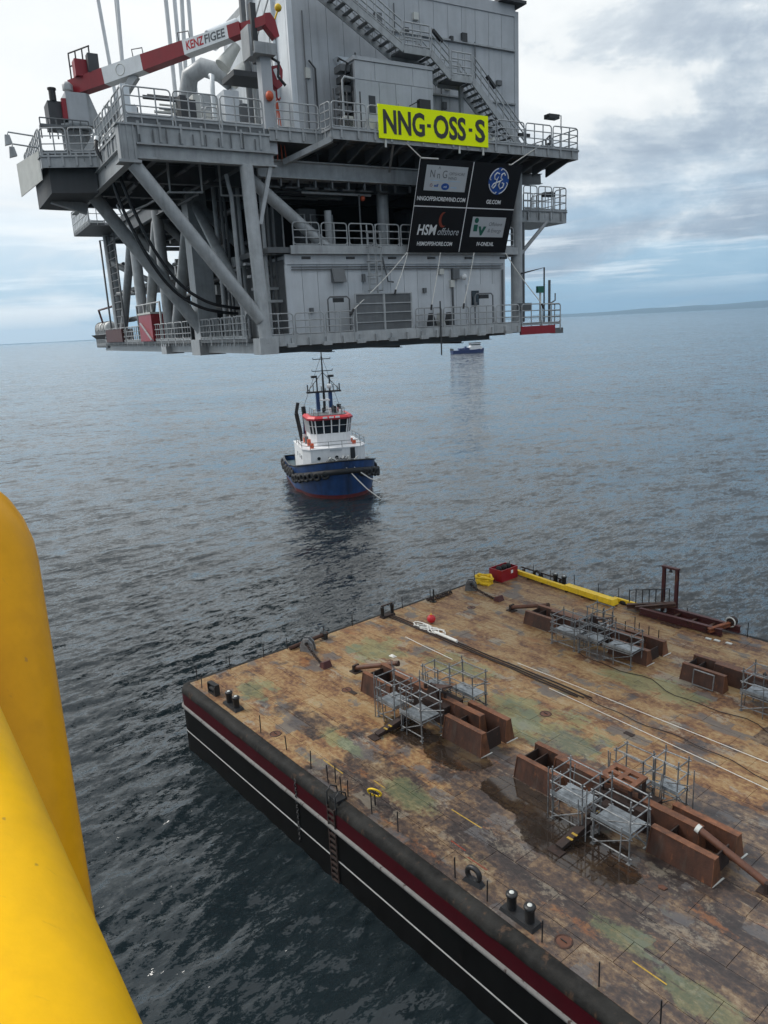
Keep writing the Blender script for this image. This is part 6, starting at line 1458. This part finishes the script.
def build_workboat():
    r = thing('work_boat', 'small navy blue workboat with a white wheelhouse far out on the sea', 'boat', (69.6, 583, SEA_Z), (0, 0, radians(14)))
    r.scale = (.84, .84, .9)
    L = 15.5
    def hb(x): return 3.6 * (1 if x < 6 else max(.02, 1 - ((x - 6) / 10) ** 2) ** .5)
    xs = [-L, -L + .4, -8, 0, 5, 8, 11, 13.5, 15.2, 15.9]
    mb = MB(); vs = []
    for s_ in (1, -1):
        for x in xs:
            zt = 2.6 if x < 5 else 2.6 + 1.0 * (x - 5) / 11
            vs += [(x * .97, s_ * hb(x) * .9, -.6), (x, s_ * hb(x), zt)]
    n = len(xs); mb.add(vs, [(o + 2 * i, o + 2 * i + 2, o + 2 * i + 3, o + 2 * i + 1) for o in (0, 2 * n) for i in range(n - 1)] + [(0, 1, 2 * n + 1, 2 * n)] + [(2 * i + 1, 2 * i + 3, 2 * n + 2 * i + 3, 2 * n + 2 * i + 1) for i in range(n - 1)], False)
    mb.build('hull', 'boat_navy', r)
    MB().box(1.5, 13, -3.0, 3.0, 2.7, 5.2).build('deckhouse', 'tug_white', r); w_ = MB().box(2.5, 11.5, -2.8, 2.8, 5.21, 8.0).build('wheelhouse', 'tug_white', r)
    MB().box(2.45, 11.55, -2.85, 2.85, 6.2, 7.1).build('window_band', 'glass_dark', w_); MB().box(1.6, 12, -3, 3, 8.01, 8.4).build('roof', 'steel_dark', w_)
    MB().box(-3.5, .9, -2.8, 2.8, 2.7, 4.4).build('cargo', 'boat_navy', r); MB().box(-8.5, -4.5, -2.4, 2.4, 2.7, 4.2).build('cargo', 'boat_navy', r); MB().box(-2.6, -1.2, -1, 1, 4.41, 5.6).build('crane', 'boat_navy', r)
    MB().tube((8, 0, 7.8), (8, 0, 11), .12, 6).build('mast', 'steel_mid', r); MB().box(-15.6, -14.6, -3.3, 3.3, 2.65, 4.4).build('stern_gate', 'black_steel', r)


build_workboat()


# ------------------------------------------------------------------ yellow guard rail beside the camera
def build_guard_rail():
    r = thing('guard_rail', 'thick glossy yellow tube guard rail close to the camera', 'railing', (-.3, .5, 23.0))
    o = Vector((-.3, .5, 23.0))
    def pt(px, py, depth):   # a point this far along the camera axis
        return Vector((0, 0, CAM_H)) + fw * depth + rt * ((px - 384) / FPX * depth) + up * ((512 - py) / FPX * depth)
    a, b = pt(-98, 742, .75), pt(0, 1088, .50); dv = (b - a)
    MB().path([a - dv * 1.6 - o, a - dv * .5 - o, a - o, b - o, b + dv * .5 - o], .0905, 40).build('rail', 'rail_yellow', r)
    c, d_ = pt(-38, 507, 1.10), pt(14, 905, .95); ax = (d_ - c).normalized()
    out = (-rt * .9 + fw * .35 + up * .12); out = (out - ax * out.dot(ax)).normalized()
    R_ = .10; pts = []
    for k in range(9):
        th = pi / 2 * k / 8; pts.append(c + ax * R_ + out * (R_ - R_ * sin(th)) - ax * (R_ * cos(th)))
    pts = [pts[0] + out * .5] + pts + [d_, d_ + ax * .9]
    MB().path([p - o for p in pts], .090, 40).build('post', 'rail_yellow_shade', r)


build_guard_rail()


# ------------------------------------------------------------------ sea air
def build_haze():
    m = bpy.data.materials.new('sea_air'); m.use_nodes = True; t = NT(m.node_tree); t.n.clear()
    pv = t.new('ShaderNodeVolumePrincipled', {'Color': (0.50, 0.76, 1.0), 'Density': HAZE, 'Anisotropy': 0.3})
    out = t.new('ShaderNodeOutputMaterial'); t.l.new(pv.outputs[0], out.inputs['Volume'])
    MATS['haze'] = m
    tag(MB().box(-17500, 17500, -4500, 17500, -5.5, 290).build('haze', 'haze'), 'thin bluish sea air in front of the far shore', kind='stuff')


HAZE = 8.0e-5
build_haze()
